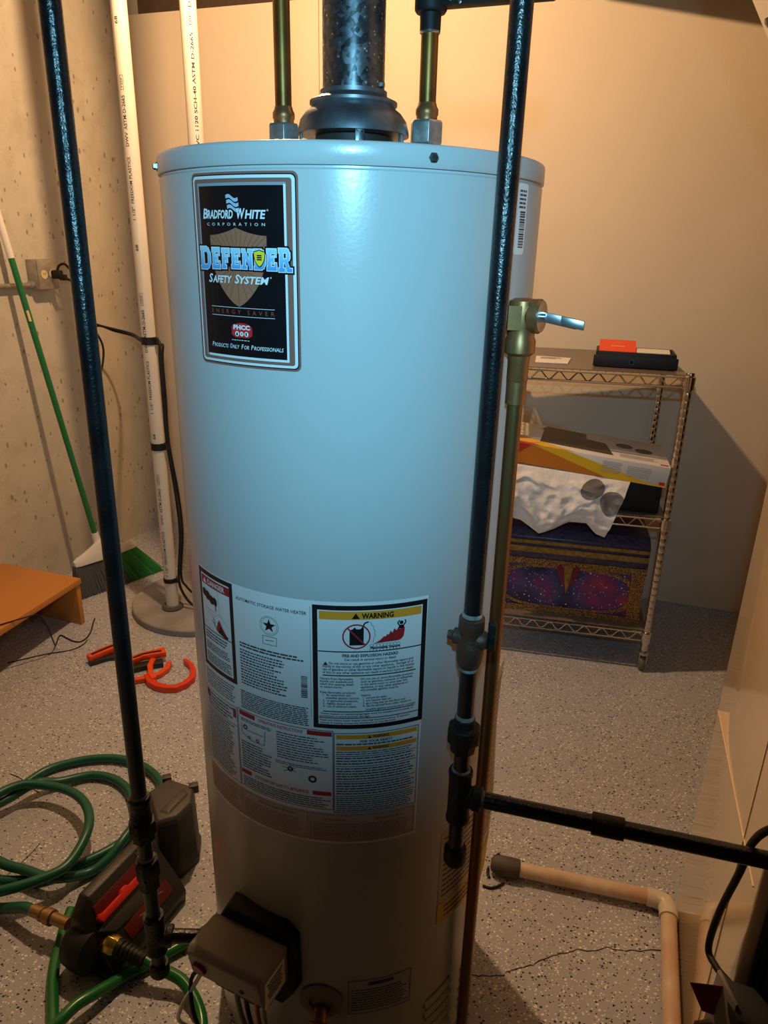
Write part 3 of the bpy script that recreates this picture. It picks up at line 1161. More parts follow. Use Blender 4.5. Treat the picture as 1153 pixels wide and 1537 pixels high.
def words_black(m_):
    F = cylmap(0.0012)
    put_text(m_, 'AUTOMATIC STORAGE WATER HEATER', -0.0985, 0.9420, 0.0046, F, width=0.108, bold=0.01)
    tri(m_, 0.0195, 0.9395, 0.0085, F)
    put_text(m_, 'WARNING', 0.0480, 0.9400, 0.0072, F, width=0.042, bold=0.04)
    put_text(m_, 'Flammable Vapors', 0.0590, 0.8945, 0.0036, F, width=0.0400, bold=0.04)
    put_text(m_, 'FIRE AND EXPLOSION HAZARD', 0.0395, 0.8830, 0.0040, F, width=0.0750, bold=0.035)
    put_text(m_, 'Can result in serious injury or death', 0.0395, 0.8775, 0.0034, F, width=0.0690, bold=0.018)
    tri(m_, -0.0200, 0.8700, 0.0052, F)
    put_text(m_, 'Do not store or use gasoline or other flammable vapors and', -0.0155, 0.8715, 0.0034, F, width=0.1140, align='L', bold=0.018)
    for i, s in enumerate(('liquids in the vicinity of this or any other appliance.  Storage of or', 'use of gasoline or other flammable vapors or liquids in the vicinity', 'of this or any other appliance can result in serious injury or death.')):
        put_text(m_, s, -0.0240, 0.8668 - i * 0.0047, 0.0034, F, width=0.1235 + 0.001 * (i % 2), align='L', bold=0.018)
    for i, (s, w_) in enumerate((('Vapors from flammable', .044), ('liquids can explode and', .0445), ('catch fire causing death', .0455), ('or severe burns.', .030), ('', 0), ('Keep flammable products:', .048))):
        if s:
            put_text(m_, s, -0.0278, 0.8478 - i * 0.0043, 0.0031, F, width=w_, align='L', bold=0.018)
    for i, (s, w_) in enumerate((('1.  far away from any', .038), ('     possible ignition source', .044), ('2.  in approved containers,', .0475), ('3.  tightly closed and', .038), ("4.  out of children's reach.", .046))):
        put_text(m_, s, -0.0240 + (0.0045 if s[0] == ' ' else 0), 0.8222 - i * 0.0045, 0.0031, F, width=w_, align='L', bold=0.018)
    for i, (s, w_) in enumerate((('Do not use or store flammable products', .0720), ('such as gasoline, solvents or adhesives', .0715), ('in the same room or area near this', .0640), ('appliance, or any other appliance or', .0655), ('any possible ignition source.', .0520), ('', 0), ('Vapors:', .0135))):
        if s:
            put_text(m_, s, 0.0270, 0.8478 - i * 0.0043, 0.0031, F, width=w_, align='L', bold=0.018)
    for i, (s, w_) in enumerate((('1  cannot be seen.', .033), ('2  are heavier than air.', .040), ('3  go a long way on the floor and', .0590), ('4  can be carried from other rooms to', .0680))):
        put_text(m_, s, 0.0300, 0.8178 - i * 0.0043, 0.0030, F, width=w_, align='L', bold=0.018)
    put_text(m_, 'possible ignition sources by air currents', 0.0345, 0.7995, 0.0028, F, width=.0700, align='L', bold=0.018)
    put_text(m_, 'Water heaters in residential garages must be installed and located, or', -0.0278, 0.7925, 0.0026, F, width=.1300, align='L', bold=0.018)
    put_text(m_, 'protected, to avoid physical damage.', -0.0278, 0.7885, 0.0026, F, width=.0680, align='L', bold=0.018)
    put_text(m_, "Read and follow water heater warnings and instructions. If owner's", -0.0278, 0.7820, 0.0026, F, width=.1240, align='L', bold=0.018)
    put_text(m_, 'manual is missing contact the distributor or manufacturer.', -0.0278, 0.7778, 0.0026, F, width=.1050, align='L', bold=0.018)
    # amber headed safety panel
    for z in (0.7532, 0.7342):
        tri(m_, 0.0400, z, 0.0045, F)
        put_text(m_, 'WARNING', 0.0560, z + 0.0005, 0.0040, F, width=0.023, bold=0.03)
    put_text(m_, 'FOR YOUR SAFETY', 0.0500, 0.7465, 0.0037, F, width=0.046, bold=0.03)
    for z in (0.7235, 0.7060, 0.6800, 0.6540):
        line(m_, (-0.0070, z), (0.1090, z), 0.0010, F)


layer('black_lettering', ink, isheet, words_black)['kind'] = 'stuff'


FT = cylmap(0.0012)
layer('heading_lettering', lab_red, isheet, lambda m_: put_text(m_, 'OPERATING INSTRUCTIONS', -0.0880, 0.7565, 0.0050, FT, width=0.0700, bold=0.02))
layer('heading_lettering', lab_red, isheet, lambda m_: put_text(m_, 'TO TURN OFF GAS TO APPLIANCE', -0.0900, 0.6540, 0.0052, FT, width=0.0880, bold=0.02))
layer('danger_triangle', st_white, isheet, lambda m_: tri(m_, -0.2250, 0.9420, 0.0085, FT))
layer('danger_lettering', st_white, isheet, lambda m_: put_text(m_, 'DANGER', -0.1960, 0.9425, 0.0074, FT, width=0.042, bold=0.03))


def tiny(m_):
    F = cylmap(0.0009)
    fine_print(m_, -0.2330, -0.1720, 0.8520, 0.8660, 3, F, .45, 11)
    fine_print(m_, -0.2330, -0.1720, 0.8340, 0.8480, 4, F, .45, 12)
    fine_print(m_, -0.2330, -0.1690, 0.8130, 0.8300, 5, F, .45, 13)
    fine_print(m_, -0.2430, -0.1640, 0.7680, 0.7980, 7, F, .35, 14)
    fine_print(m_, -0.1500, -0.0470, 0.8700, 0.8790, 2, F, .55, 15, 0.1)
    fine_print(m_, -0.1500, -0.0720, 0.8100, 0.8680, 13, F, .5, 16, 0.3, .002, .006)
    fine_print(m_, -0.1530, -0.0415, 0.7690, 0.8000, 10, F, .5, 17, 0.05)
    # operating panel
    fine_print(m_, -0.1560, -0.1000, 0.7460, 0.7520, 2, F, .45, 18)
    fine_print(m_, -0.0930, -0.0140, 0.7060, 0.7520, 11, F, .4, 19, .35)
    fine_print(m_, -0.1570, -0.1000, 0.6640, 0.7130, 11, F, .4, 20, .35)
    fine_print(m_, -0.0960, -0.0200, 0.6960, 0.7020, 2, F, .4, 21, .4)
    fine_print(m_, -0.1570, -0.0130, 0.6310, 0.6500, 5, F, .4, 22, .1)
    # safety panel
    fine_print(m_, -0.0060, 0.1080, 0.7410, 0.7455, 1, F, .5, 23, .05)
    for k, (a, b) in enumerate(((0.7250, 0.7320), (0.7080, 0.7220), (0.6820, 0.7040), (0.6560, 0.6780), (0.6260, 0.6520))):
        fine_print(m_, -0.0060, 0.1080, a, b, max(2, int((b - a) / 0.0037)), F, .42, 24 + k, .08)
    # left strip
    fine_print(m_, -0.2440, -0.1700, 0.7320, 0.7590, 5, F, .4, 31, .3)
    fine_print(m_, -0.2440, -0.1700, 0.6320, 0.7280, 22, F, .38, 32, .2)


layer('fine_print', ink_grey, isheet, tiny)['kind'] = 'stuff'
isheet_children = isheet
layer('tan_band', lab_tan, isheet, lambda m_: quad(m_, -0.2505, 0.5700, 0.1120, 0.6225, f2))


def brown(m_):
    F = cylmap(0.0009)
    for a, b in ((-0.2480, -0.1640), (-0.1610, -0.0480), (-0.0440, 0.1100)):
        frame(m_, a, 0.5730, b, 0.6195, 0.0009, F)
    line(m_, (0.0290, 0.5730), (0.0290, 0.6070), 0.0008, F)
    fine_print(m_, -0.2450, -0.1670, 0.5760, 0.6140, 9, F, .4, 41)
    fine_print(m_, -0.1570, -0.0520, 0.5760, 0.6070, 8, F, .4, 42)
    fine_print(m_, -0.0400, 0.0260, 0.5760, 0.6040, 7, F, .4, 43)
    fine_print(m_, 0.0320, 0.1070, 0.5760, 0.6040, 7, F, .4, 44)
    fine_print(m_, -0.1300, -0.0650, 0.6100, 0.6165, 1, F, .6, 45, .05)
    fine_print(m_, -0.0250, 0.0100, 0.6080, 0.6130, 1, F, .6, 46, .05)
    fine_print(m_, 0.0500, 0.0950, 0.6080, 0.6130, 1, F, .6, 47, .05)


layer('faded_print', lab_brown, isheet, brown)['kind'] = 'stuff'

# ---- small sticker high on the right side, energy sheet low on the right, plate label near the base
ss = sheet('barcode_sticker', 0.2300, 1.3850, 0.2585, 1.4640, 0.004, 0.0003, paper_white, wh)


def sscode(m_):
    rd_ = random.Random(9)
    z = 1.393
    while z < 1.432:
        h = rd_.choice((0.0008, 0.0014, 0.002))
        quad(m_, 0.240, z, 0.254, z + h, f3, 1)
        z += h + rd_.choice((0.0008, 0.0013))
    fine_print(m_, 0.236, 0.254, 1.436, 1.458, 5, f3, .5, 51)


layer('barcode', ink_grey, ss, sscode)
es = sheet('energy_sheet', 0.1650, 0.3450, 0.3100, 0.5400, 0.002, 0.0005, energy_white, wh)
layer('yellow_band', energy_yellow, es, lambda m_: quad(m_, 0.1655, 0.3455, 0.3095, 0.3900, cylmap(0.0009)))
layer('body_print', ink_grey, es, lambda m_: fine_print(m_, 0.172, 0.305, 0.40, 0.53, 12, cylmap(0.0009), .3, 52))['kind'] = 'stuff'
layer('band_print', ink_grey, es, lambda m_: fine_print(m_, 0.18, 0.30, 0.352, 0.384, 3, cylmap(0.0012), .35, 53))['kind'] = 'stuff'
# second sheet further round, its edge lifting a little off the jacket


def side_map(l):
    def f(s_, z_):
        t = max(0.0, (s_ - 0.285) / 0.075)
        a = s_ / TR
        return radial(a, TR + 0.0007 + 0.009 * t ** 1.5 * (0.7 + 0.3 * sin(z_ * 17)) + l, z_)
    return f


mb = MB()
for k in range(10):
    quad(mb, 0.2550, 0.3200 + k * 0.044, 0.3600, 0.3200 + (k + 1) * 0.044, side_map(0), 14)
ss2 = mb.build('side_sheet', energy_white, wh)
layer('sheet_yellow_band', energy_yellow, ss2, lambda m_: quad(m_, 0.2560, 0.3220, 0.3590, 0.3950, side_map(0.0006), 14))
layer('sheet_lines', ink_grey, ss2, lambda m_: fine_print(m_, 0.265, 0.350, 0.42, 0.74, 26, side_map(0.0006), .25, 57))['kind'] = 'stuff'
pl = sheet('access_plate_label', 0.0118, 0.2050, 0.1195, 0.2820, 0.001, 0.0003, tank_paint, wh)
layer('plate_frame', ink_grey, pl, lambda m_: frame(m_, 0.0125, 0.2057, 0.1188, 0.2813, 0.0012, f3))
layer('plate_print', ink_grey, pl, lambda m_: (fine_print(m_, 0.018, 0.114, 0.212, 0.262, 9, f3, .4, 54), quad(m_, 0.045, 0.268, 0.088, 0.276, f3)))
# air louvres pressed into the skirt
cutter = MB()
for side, s0 in ((0, 0.150), (1, 0.245)):
    for k in range(5):
        mb = MB()
        z0 = 0.162 - k * 0.024
        vs, fs = [], []
        for i in range(9):
            t = i / 8
            s_ = s0 + 0.062 * t
            zz = z0 + 0.014 * t
            vs += [cylmap(0.0004)(s_, zz), cylmap(0.0050)(s_, zz + 0.004), cylmap(0.0004)(s_, zz + 0.012)]
        for i in range(8):
            fs += [(3 * i, 3 * i + 3, 3 * i + 4, 3 * i + 1), (3 * i + 1, 3 * i + 4, 3 * i + 5, 3 * i + 2)]
        mb.add(vs, fs)
        mb.build('louvre', tank_paint, wh)
        pa_, pb_ = cylmap(0)(s0, z0 + 0.0160), cylmap(0)(s0 + 0.062, z0 + 0.0300)
        dx_ = (pb_ - pa_)
        rn_ = ndir((s0 + 0.031) / TR)
        cutter.box((pa_ + pb_) / 2 - rn_ * 0.008, dx_ * 0.47, rn_ * 0.020, Z * 0.0040)
cut = cutter.build('cutter', tank_paint, wh, smooth=False)
bo_ = jacket.modifiers.new('openings', 'BOOLEAN')
bo_.operation, bo_.solver, bo_.object = 'DIFFERENCE', 'EXACT', cut
bpy.context.view_layer.update()
cutm = bpy.data.meshes.new_from_object(jacket.evaluated_get(bpy.context.evaluated_depsgraph_get()))
jacket.modifiers.clear()
jacket.data = cutm
cutm.name = 'jacket'
bpy.data.objects.remove(cut)
bm = bmesh.new()
bm.from_mesh(cutm)
for e in bm.edges:
    e.smooth = not (len(e.link_faces) == 2 and e.calc_face_angle(0) > math.radians(38))
for f in bm.faces:
    f.smooth = True
bm.to_mesh(cutm)
bm.free()
# drain valve
ph = -0.0313 / TR
mb = MB()
mb.lathe([(0.0, 0.0005), (0.036, 0.0005), (0.036, 0.003), (0.030, 0.005), (0.020, 0.005), (0.020, 0.002), (0.0, 0.002)], radial(ph, TR, 0.235), ndir(ph), seg=40)
dv = mb.build('drain_collar', valve_grey, wh)
mb = MB()
mb.lathe([(0.010, 0.0), (0.012, 0.02), (0.016, 0.022), (0.016, 0.034), (0.012, 0.036), (0.012, 0.052), (0.0145, 0.054), (0.0145, 0.066), (0.0, 0.066)], radial(ph, TR + 0.002, 0.222), (ndir(ph) * 0.8 - Z * 0.6), seg=20)
mb.build('drain_valve', brass, wh)

# ---- gas control valve at the lower front
PH = -0.45
gn, gt = ndir(PH), tdir(PH)


def gv(u_, d_, z_):
    return TC + gn * (TR + d_) + gt * u_ + Z * z_


mb = MB()
prof = [(-0.090, 0.27), (-0.100, 0.35), (-0.075, 0.398), (0.030, 0.398), (0.050, 0.375), (0.052, 0.27), (0.030, 0.235), (-0.060, 0.235)]
mb.loft([[gv(u_, -0.004 - 0.0018 * (u_ * 40) ** 2 * 0.2, z_) for u_, z_ in prof], [gv(u_ * 0.96, 0.022, z_ if z_ < .38 else z_ - .004) for u_, z_ in prof]])
mb.build('valve_gasket', rubber, wh, bevel=0.003)
mb = MB()
for_prof = [(0.020, 0.372), (0.030, 0.379), (0.088, 0.379), (0.097, 0.370), (0.088, 0.318), (0.070, 0.300), (0.020, 0.300)]
mb.loft([[gv(-0.094, d_, z_ - .004) for d_, z_ in for_prof], [gv(0.043, d_, z_) for d_, z_ in for_prof]])
gcv = mb.build('gas_control_valve', valve_grey, wh, bevel=0.004, bseg=3)
gcv['label'] = 'grey boxy gas control valve with a red button'
mb = MB()
mb.lathe([(0.0125, -0.004), (0.0125, 0.005), (0.011, 0.0065), (0.0, 0.0065)], gv(-0.072, 0.0915, 0.340), (gn * 0.985 - Z * 0.17), seg=28)
mb.build('button', btn_red, gcv)
mb = MB()
mb.lathe([(0.004, 0), (0.004, 0.0012), (0.0, 0.0012)], gv(0.006, 0.0912, 0.334), gn, seg=12)
mb.build('test_port_dark', rubber, gcv)  # black disc laid on for the dark of the test port hole
mb = MB()
mb.box(gv(0.0433, 0.058, 0.335), gt * 0.0006, gn * 0.026, Z * 0.026)
lb = mb.build('side_label', paper_white, gcv, smooth=False)
mb = MB()
for k in range(6):
    mb.box(gv(0.0441, 0.058, 0.352 - k * 0.006), gt * 0.0003, gn * (0.020 - 0.002 * (k % 3)), Z * 0.0013)
mb.build('side_label_print', ink_grey, gcv, smooth=False)
mb = MB()
mb.box(gv(-0.028, 0.045, 0.285), gt * 0.045, gn * 0.018, Z * 0.018)
mb.build('valve_bracket', furn_dark, wh, bevel=0.003)
for k, (u0_, u1_, r_, m_) in enumerate(((-0.030, -0.010, 0.0045, valve_grey), (-0.012, 0.005, 0.004, rubber), (0.008, 0.020, 0.004, old_copper), (0.022, 0.030, 0.0035, valve_grey))):
    mb = MB()
    mb.tube(smooth_path([gv(u0_, 0.055, 0.302), gv(u0_, 0.060, 0.26), gv((u0_ + u1_) / 2, 0.055, 0.19), gv(u1_, 0.030, 0.13), gv(u1_, -0.004, 0.11)], 5), r_, 10)
    mb.build('burner_tube', m_, wh)
for k in range(2):
    mb = MB()
    mb.tube(smooth_path([gv(-0.080, 0.070, 0.315), gv(-0.10 - .01 * k, 0.075, 0.27), gv(-0.125 + .03 * k, 0.09, 0.21), gv(-0.14 + .06 * k, 0.07, 0.14), gv(-0.06 + .03 * k, 0.02, 0.10), gv(-0.04, -0.003, 0.10)], 5), 0.0035, 8)
    mb.build('igniter_wire', white_pl if k == 0 else rubber, wh)

# ---- draft hood on the lid
dh = thing('draft_hood', (TC.x, TC.y, 1.4945), 'domed grey galvanized draft hood standing on the heater top', 'draft hood')
mb = MB()
mb.lathe([(0.0728, 1.5275), (0.0742, 1.5280), (0.0737, 1.5335), (0.0705, 1.5450), (0.0636, 1.5540), (0.0565, 1.5590), (0.0552, 1.5615), (0.0578, 1.5640), (0.0578, 1.5675), (0.0510, 1.5705), (0.0460, 1.5725), (0.0440, 1.5750), (0.0440, 1.5800), (0.0425, 1.5800), (0.0425, 1.574), (0.05, 1.558), (0.071, 1.5295), (0.0728, 1.5275)], TC, seg=64)
mb.build('dome', galv_dull, dh)
for k, a in enumerate((-1.25, 0.16, 1.1, 2.4, -2.5)):
    mb = MB()
    c = radial(a, 0.0712, 1.510)
    mb.box(c + Z * 0.0020, tdir(a) * 0.0060, ndir(a) * 0.0012, Z * 0.0185)
    mb.build('foot_strap', galv, dh, bevel=0.0008)
mb = MB()
mb.lathe([(0.076, 1.4935), (0.0775, 1.4950), (0.0775, 1.5000), (0.0760, 1.5010), (0.062, 1.5010)], TC, seg=64)
mb.build('base_ring', galv_dull, dh)
mb = MB()
mb.lathe([(0.051, 1.4950), (0.051, 1.5200), (0.049, 1.5400), (0.0, 1.5400)], TC, seg=40)
mb.build('flue_collar', furn_dark, dh)
# ---- flue pipe
fl = thing('flue_pipe', (TC.x, TC.y, 1.58), 'spangled galvanized flue pipe rising out of the draft hood', 'flue pipe')
mb = MB()
mb.lathe([(0.0405, 1.574), (0.0405, 1.60), (0.0405, 2.02)], TC, seg=64)
mb.build('pipe', galv, fl)
mb = MB()
mb.lathe([(0.0405, 1.70), (0.0420, 1.702), (0.0420, 1.708), (0.0405, 1.710)], TC, seg=64)
mb.build('bead', galv, fl)
mb = MB()
q0 = V(TC.x, TC.y, 2.02)
mb.tube(smooth_path([q0, q0 + V(0, 0, 0.06), q0 + V(0.05, 0.06, 0.13), q0 + V(0.2, 0.2, 0.18)], 6), 0.0405, 40)
mb.build('elbow', galv, fl)
mb = MB()
mb.lathe([(0.004, 0), (0.004, 0.003), (0, 0.004)], V(TC.x + 0.0405 * sin(1.15), TC.y - 0.0405 * cos(1.15), 1.586), V(sin(1.15), -cos(1.15), 0), seg=6)
mb.build('screw', steel, fl)


# ---- copper water pipes with unions
def water_pipe(x, y, label, black_top):
    o = V(x, y, 1.4945)
    t_ = thing('copper_water_pipe', o, label, 'pipe', 'copper pipes on the heater top')
    b_ = V(x, y, 0)
    mb = MB()
    mb.lathe([(0.0125, 1.4945), (0.0125, 1.512), (0.0165, 1.514), (0.0165, 1.520), (0.0, 1.520)], b_, seg=24)
    mb.build('nipple', steel, t_)
    mb = MB()
    zb = 1.5155 if not black_top else 1.519
    mb.lathe([(0.014, zb - .002), (0.0212, zb), (0.0225, zb + 0.002), (0.0225, zb + 0.026), (0.0205, zb + 0.029), (0.0150, zb + 0.029)], b_, seg=6, a0=pi / 6 + 0.1)
    mb.build('union_nut', zinc, t_, bevel=0.0006)
    mb = MB()
    mb.lathe([(0.0138, zb + .027), (0.0138, zb + 0.034), (0.0150, zb + 0.036), (0.0150, zb + 0.042), (0.0128, zb + 0.046), (0.0118, zb + 0.050), (0.0, zb + .05)], b_, seg=28)
    mb.build('solder_sleeve', brass, t_)
    mb = MB()
    mb.lathe([(0.0112, zb + 0.046), (0.0112, 1.66 if black_top else 2.55)], b_, seg=32)
    mb.build('pipe', old_copper, t_)
    if black_top:
        mb = MB()
        mb.lathe([(0.0120, 1.6460), (0.0132, 1.6470), (0.0128, 1.6500)], b_, seg=28)
        mb.build('solder_ring', steel, t_)
        mb = MB()
        mb.lathe([(0.0115, 1.6490), (0.0132, 1.6490), (0.0136, 1.6680), (0.0185, 1.6690), (0.0205, 1.6720), (0.0205, 1.7300), (0.0150, 1.735), (0.0150, 2.55)], b_, seg=40)
        mb.build('black_fitting', rubber, t_)
        mb = MB()
        d_ = V(0.947, -0.3207, 0)
        mb.box(b_ + d_ * 0.085 + V(0, 0, 1.6920), d_ * 0.070, V(0.3207, 0.947, 0) * 0.011, Z * 0.0185)
        arm = mb.build('branch_arm', rubber, t_, bevel=0.003)
        for q in (0.028, 0.040):
            mb = MB()
            mb.lathe([(0.0022, 0), (0.0022, 0.0015), (0, 0.002)], b_ + d_ * q - V(0.3207, 0.947, 0) * 0.011 + V(0, 0, 1.6795 + (q - .028) * -0.3), V(-0.3207, -0.947, 0), seg=10)
            mb.build('rivet', steel, arm)
    return t_


water_pipe(-0.149, 1.100, 'tarnished copper pipe with zinc nut rising clear beside the flue', False)
water_pipe(0.0445, 1.070, 'tarnished copper pipe capped by a black fitting with side arm', True)

# ---- relief valve and its discharge pipe
rx, ry = 0.1625, 0.900
rv = thing('relief_valve', (rx, ry, 1.25), 'olive brass relief valve with steel test lever on the heater side', 'valve')
mb = MB()
ax = (V(TC.x, TC.y, 0) - V(rx, ry, 0)).normalized()
mb.lathe([(0.0140, 1.268), (0.0190, 1.272), (0.0190, 1.286), (0.0165, 1.292), (0.0180, 1.302), (0.0185, 1.322), (0.0165, 1.333), (0.010, 1.336), (0.0, 1.336)], V(rx, ry, 0), seg=28)
mb.lathe([(0.012, 0.0), (0.012, 0.032)], V(rx, ry, 1.313), ax, seg=20)
mb.box(V(rx - 0.012, ry - 0.008, 1.314), V(0.008, 0, 0), V(0, 0.010, 0), Z * 0.014)
mb.build('body', brass, rv)
da = V(0.86, -0.50, 0.0).normalized()
mb = MB()
mb.lathe([(0.0145, 0.006), (0.0170, 0.010), (0.0200, 0.012), (0.0205, 0.022), (0.0190, 0.024), (0.0, 0.024)], V(rx, ry, 1.316), da, seg=32)
mb.build('bonnet', brass, rv)
mb = MB()
mb.lathe([(0.0185, 0.0238), (0.0185, 0.0250), (0.004, 0.0256), (0.004, 0.030), (0.0, 0.030)], V(rx, ry, 1.316), da, seg=32)
mb.build('stem_cap', steel, rv)
mb = MB()
lp = V(rx, ry, 1.316) + da * 0.026
ld = V(0.93, -0.35, -0.17).normalized()
ls = ld.cross(Z).normalized()
mb.box(lp + ld * 0.019, ld * 0.022, ls * 0.0014, Z * 0.0060)
mb.box(lp + ld * 0.036 + Z * 0.0005, ld * 0.014, ls * 0.0030, Z * 0.0054)
mb.build('lever', steel, rv, bevel=0.001)
dp = thing('discharge_pipe', (rx, ry, 0.06), 'brown copper discharge pipe running down the heater side from the relief valve', 'pipe')
mb = MB()
mb.lathe([(0.0120, 1.235), (0.0132, 1.238), (0.0132, 1.262), (0.0138, 1.264), (0.0138, 1.272), (0.0, 1.272)], V(rx, ry, 0), seg=28)
mb.lathe([(0.0127, 1.208), (0.0127, 1.236)], V(rx, ry, 0), seg=28)
mb.build('adapter', brass, dp)
mb = MB()
mb.lathe([(0.0098, 0.035), (0.0098, 1.21)], V(rx, ry, 0), seg=32)
mb.build('pipe', red_copper, dp)

# ================================================================== GAS PIPES
GR = 0.0112


def fitting_ring(mb, o, z0, z1, r, seg=28):
    h = z1 - z0
    mb.lathe([(GR, z0), (r * 0.95, z0), (r, z0 + 0.002), (r, z0 + min(.007, h * .3)), (r * 0.93, z0 + min(.009, h * .35)), (r * 0.93, z1 - min(.009, h * .35)), (r, z1 - min(.007, h * .3)), (r, z1 - 0.002), (r * 0.95, z1), (GR, z1)], o, seg=seg)


def dope(mb, o, z, r=0.0128):
    mb.lathe([(GR, z - 0.002), (r, z - 0.0015), (r, z + 0.0012), (GR + .0003, z + 0.0035)], o, seg=24)


# left pipe, feeding the heater
lo = V(-0.3465, 0.83, 0)
lg = thing('heater_gas_pipe', (lo.x, lo.y, 0.27), 'black iron gas pipe with union and tee feeding the grey gas control valve', 'gas pipe')
mb = MB()
# very slightly out of plumb, as pipe work is
mb.tube([lo + V(0.012, 0, 2.60), lo + V(0.006, 0, 1.45), lo + V(0, 0, 0.60)], GR, 32)
mb.build('drop_pipe', black_iron, lg)
mb = MB()
fitting_ring(mb, lo, 0.592, 0.634, 0.0155)
mb.lathe([(GR, 0.592), (0.0190, 0.590), (0.0205, 0.584), (0.0205, 0.570), (0.0165, 0.566), (0.0165, 0.556), (GR, 0.552)], lo, seg=8)
mb.build('union', cast_iron, lg)
for z in (0.635, 0.520):
    mb = MB()
    dope(mb, lo, z)
    mb.build('joint_compound', joint_dope, lg)
for a, b in ((0.500, 0.560), (0.400, 0.480), (0.290, 0.340)):
    mb = MB()
    mb.lathe([(GR * 0.98, a), (GR * 0.98, b)], lo, seg=24)
    mb.build('nipple', black_iron, lg)
mb = MB()
mb.lathe([(GR, 0.518), (0.0170, 0.516), (0.0185, 0.508), (0.0185, 0.486), (0.0160, 0.482), (0.0160, 0.462), (GR, 0.458)], lo, seg=8)
mb.build('lower_union', cast_iron, lg)
nd = (gv(-0.094, 0.055, 0.352) - (lo + Z * 0.358))
nl = nd.length
nd.normalize()
mb = MB()
fitting_ring(mb, lo, 0.325, 0.402, 0.0165)
mb.lathe([(0.0150, 0.0), (0.0150, 0.016), (0.0168, 0.018), (0.0168, 0.026), (GR, 0.027)], lo + Z * 0.358, nd, seg=28)
mb.build('tee', cast_iron, lg)
mb = MB()
mb.lathe([(GR, 0.02), (GR, nl + 0.004)], lo + Z * 0.358, nd, seg=28)
mb.build('branch_nipple', black_iron, lg)
mb = MB()
mb.lathe([(0.0, 0.274), (0.0135, 0.275), (0.0158, 0.279), (0.0158, 0.296), (0.0145, 0.299), (GR, 0.299)], lo, seg=28)
mb.build('drip_cap', cast_iron, lg)

# right pipe with the shut-off cock
ro = V(0.1155, 0.810, 0)
rg = thing('branch_gas_pipe', (ro.x, ro.y, 0.55), 'black iron gas pipe with shutoff cock, union, tee and branch running towards furnace', 'gas pipe')
mb = MB()
mb.tube([ro + V(0.010, 0, 2.485), ro + V(0.004, 0, 1.5), ro + V(0, 0, 0.93)], GR + .0003, 32)
mb.build('drop_pipe', black_iron, rg)
mb = MB()
mb.lathe([(GR, 0.952), (0.0165, 0.950), (0.0170, 0.936), (0.0150, 0.931), (0.0150, 0.918), (0.0175, 0.913), (0.0180, 0.902), (0.0165, 0.888), (0.0140, 0.880), (GR, 0.877)], ro, seg=28)
mb.lathe([(0.0, -0.030), (0.0060, -0.030), (0.0065, -0.024), (0.0105, -0.022), (0.0110, -0.014), (0.0125, -0.010), (0.0125, 0.018), (0.0100, 0.022), (0.0, 0.022)], ro + Z * 0.920, V(0.947, -0.3207, 0), seg=24)
ck = mb.build('shutoff_cock', valve_iron, rg)
mb = MB()
mb.box(ro + V(0.947, -0.3207, 0) * 0.027 + Z * 0.928, V(0.947, -0.3207, 0) * 0.0055, V(0.3207, 0.947, 0) * 0.004, Z * 0.022)
mb.build('handle', cast_iron, ck, bevel=0.003)
for z in (0.954, 0.876, 0.8000, 0.7120):
    mb = MB()
    dope(mb, ro, z, 0.0132)
    mb.build('joint_compound', joint_dope, rg)
for a, b in ((0.790, 0.880), (0.700, 0.765), (0.550, 0.640)):
    mb = MB()
    mb.lathe([(GR * 0.99, a), (GR * 0.99, b)], ro, seg=24)
    mb.build('nipple', black_iron, rg)
mb = MB()
mb.lathe([(GR, 0.798), (0.0150, 0.797), (0.0150, 0.786), (0.0215, 0.785), (0.0230, 0.782), (0.0230, 0.762), (0.0190, 0.759), (0.0175, 0.746), (0.0130, 0.742), (GR, 0.742)], ro, seg=8, a0=.2)
mb.build('union', cast_iron, rg, bevel=0.0006)
hd = V(0.9655, -0.2605, 0).normalized()
mb = MB()
fitting_ring(mb, ro, 0.625, 0.712, 0.0172)
mb.lathe([(0.0155, 0.0), (0.0155, 0.018), (0.0175, 0.020), (0.0175, 0.031), (GR, 0.032)], ro + Z * 0.668, hd, seg=28)
mb.build('tee', cast_iron, rg)
mb = MB()
mb.lathe([(0.0, 0.545), (0.0140, 0.546), (0.0165, 0.551), (0.0165, 0.570), (0.0150, 0.574), (GR, 0.574)], ro, seg=28)
mb.build('drip_cap', cast_iron, rg)
mb = MB()
mb.lathe([(0.0125, 0.031), (0.0127, 0.034), (GR, 0.036)], ro + Z * 0.668, hd, seg=24)
mb.build('joint_compound', joint_dope, rg)
mb = MB()
mb.lathe([(GR + .0003, 0.02), (GR + .0003, 0.70)], ro + Z * 0.668, hd, seg=32)
mb.build('branch_pipe', black_iron, rg)
mb = MB()
mb.lathe([(GR, 0.180), (0.0150, 0.181), (0.0150, 0.222), (GR, 0.223)], ro + Z * 0.668, hd, seg=28)
mb.build('coupling', cast_iron, rg)

# ================================================================== PVC PIPES AND SUMP
su = V(-0.735, 2.627, 0)
sp = thing('sump_cover', su, 'round dirty grey sump cover on the floor under the white pipe', 'sump cover')
mb = MB()
mb.lathe([(0.272, 0.0), (0.275, 0.004), (0.275, 0.024), (0.271, 0.028), (0.0, 0.029)], su, seg=96)
mb.build('lid', sump_grey, sp)


def pvc_map(o, r, phi0):
    def f(u, v):
        # u runs up the pipe, v around it (tops of the letters face left)
        a = phi0 - v / r
        return V(o.x + r * sin(a), o.y - r * cos(a), u)
    return f


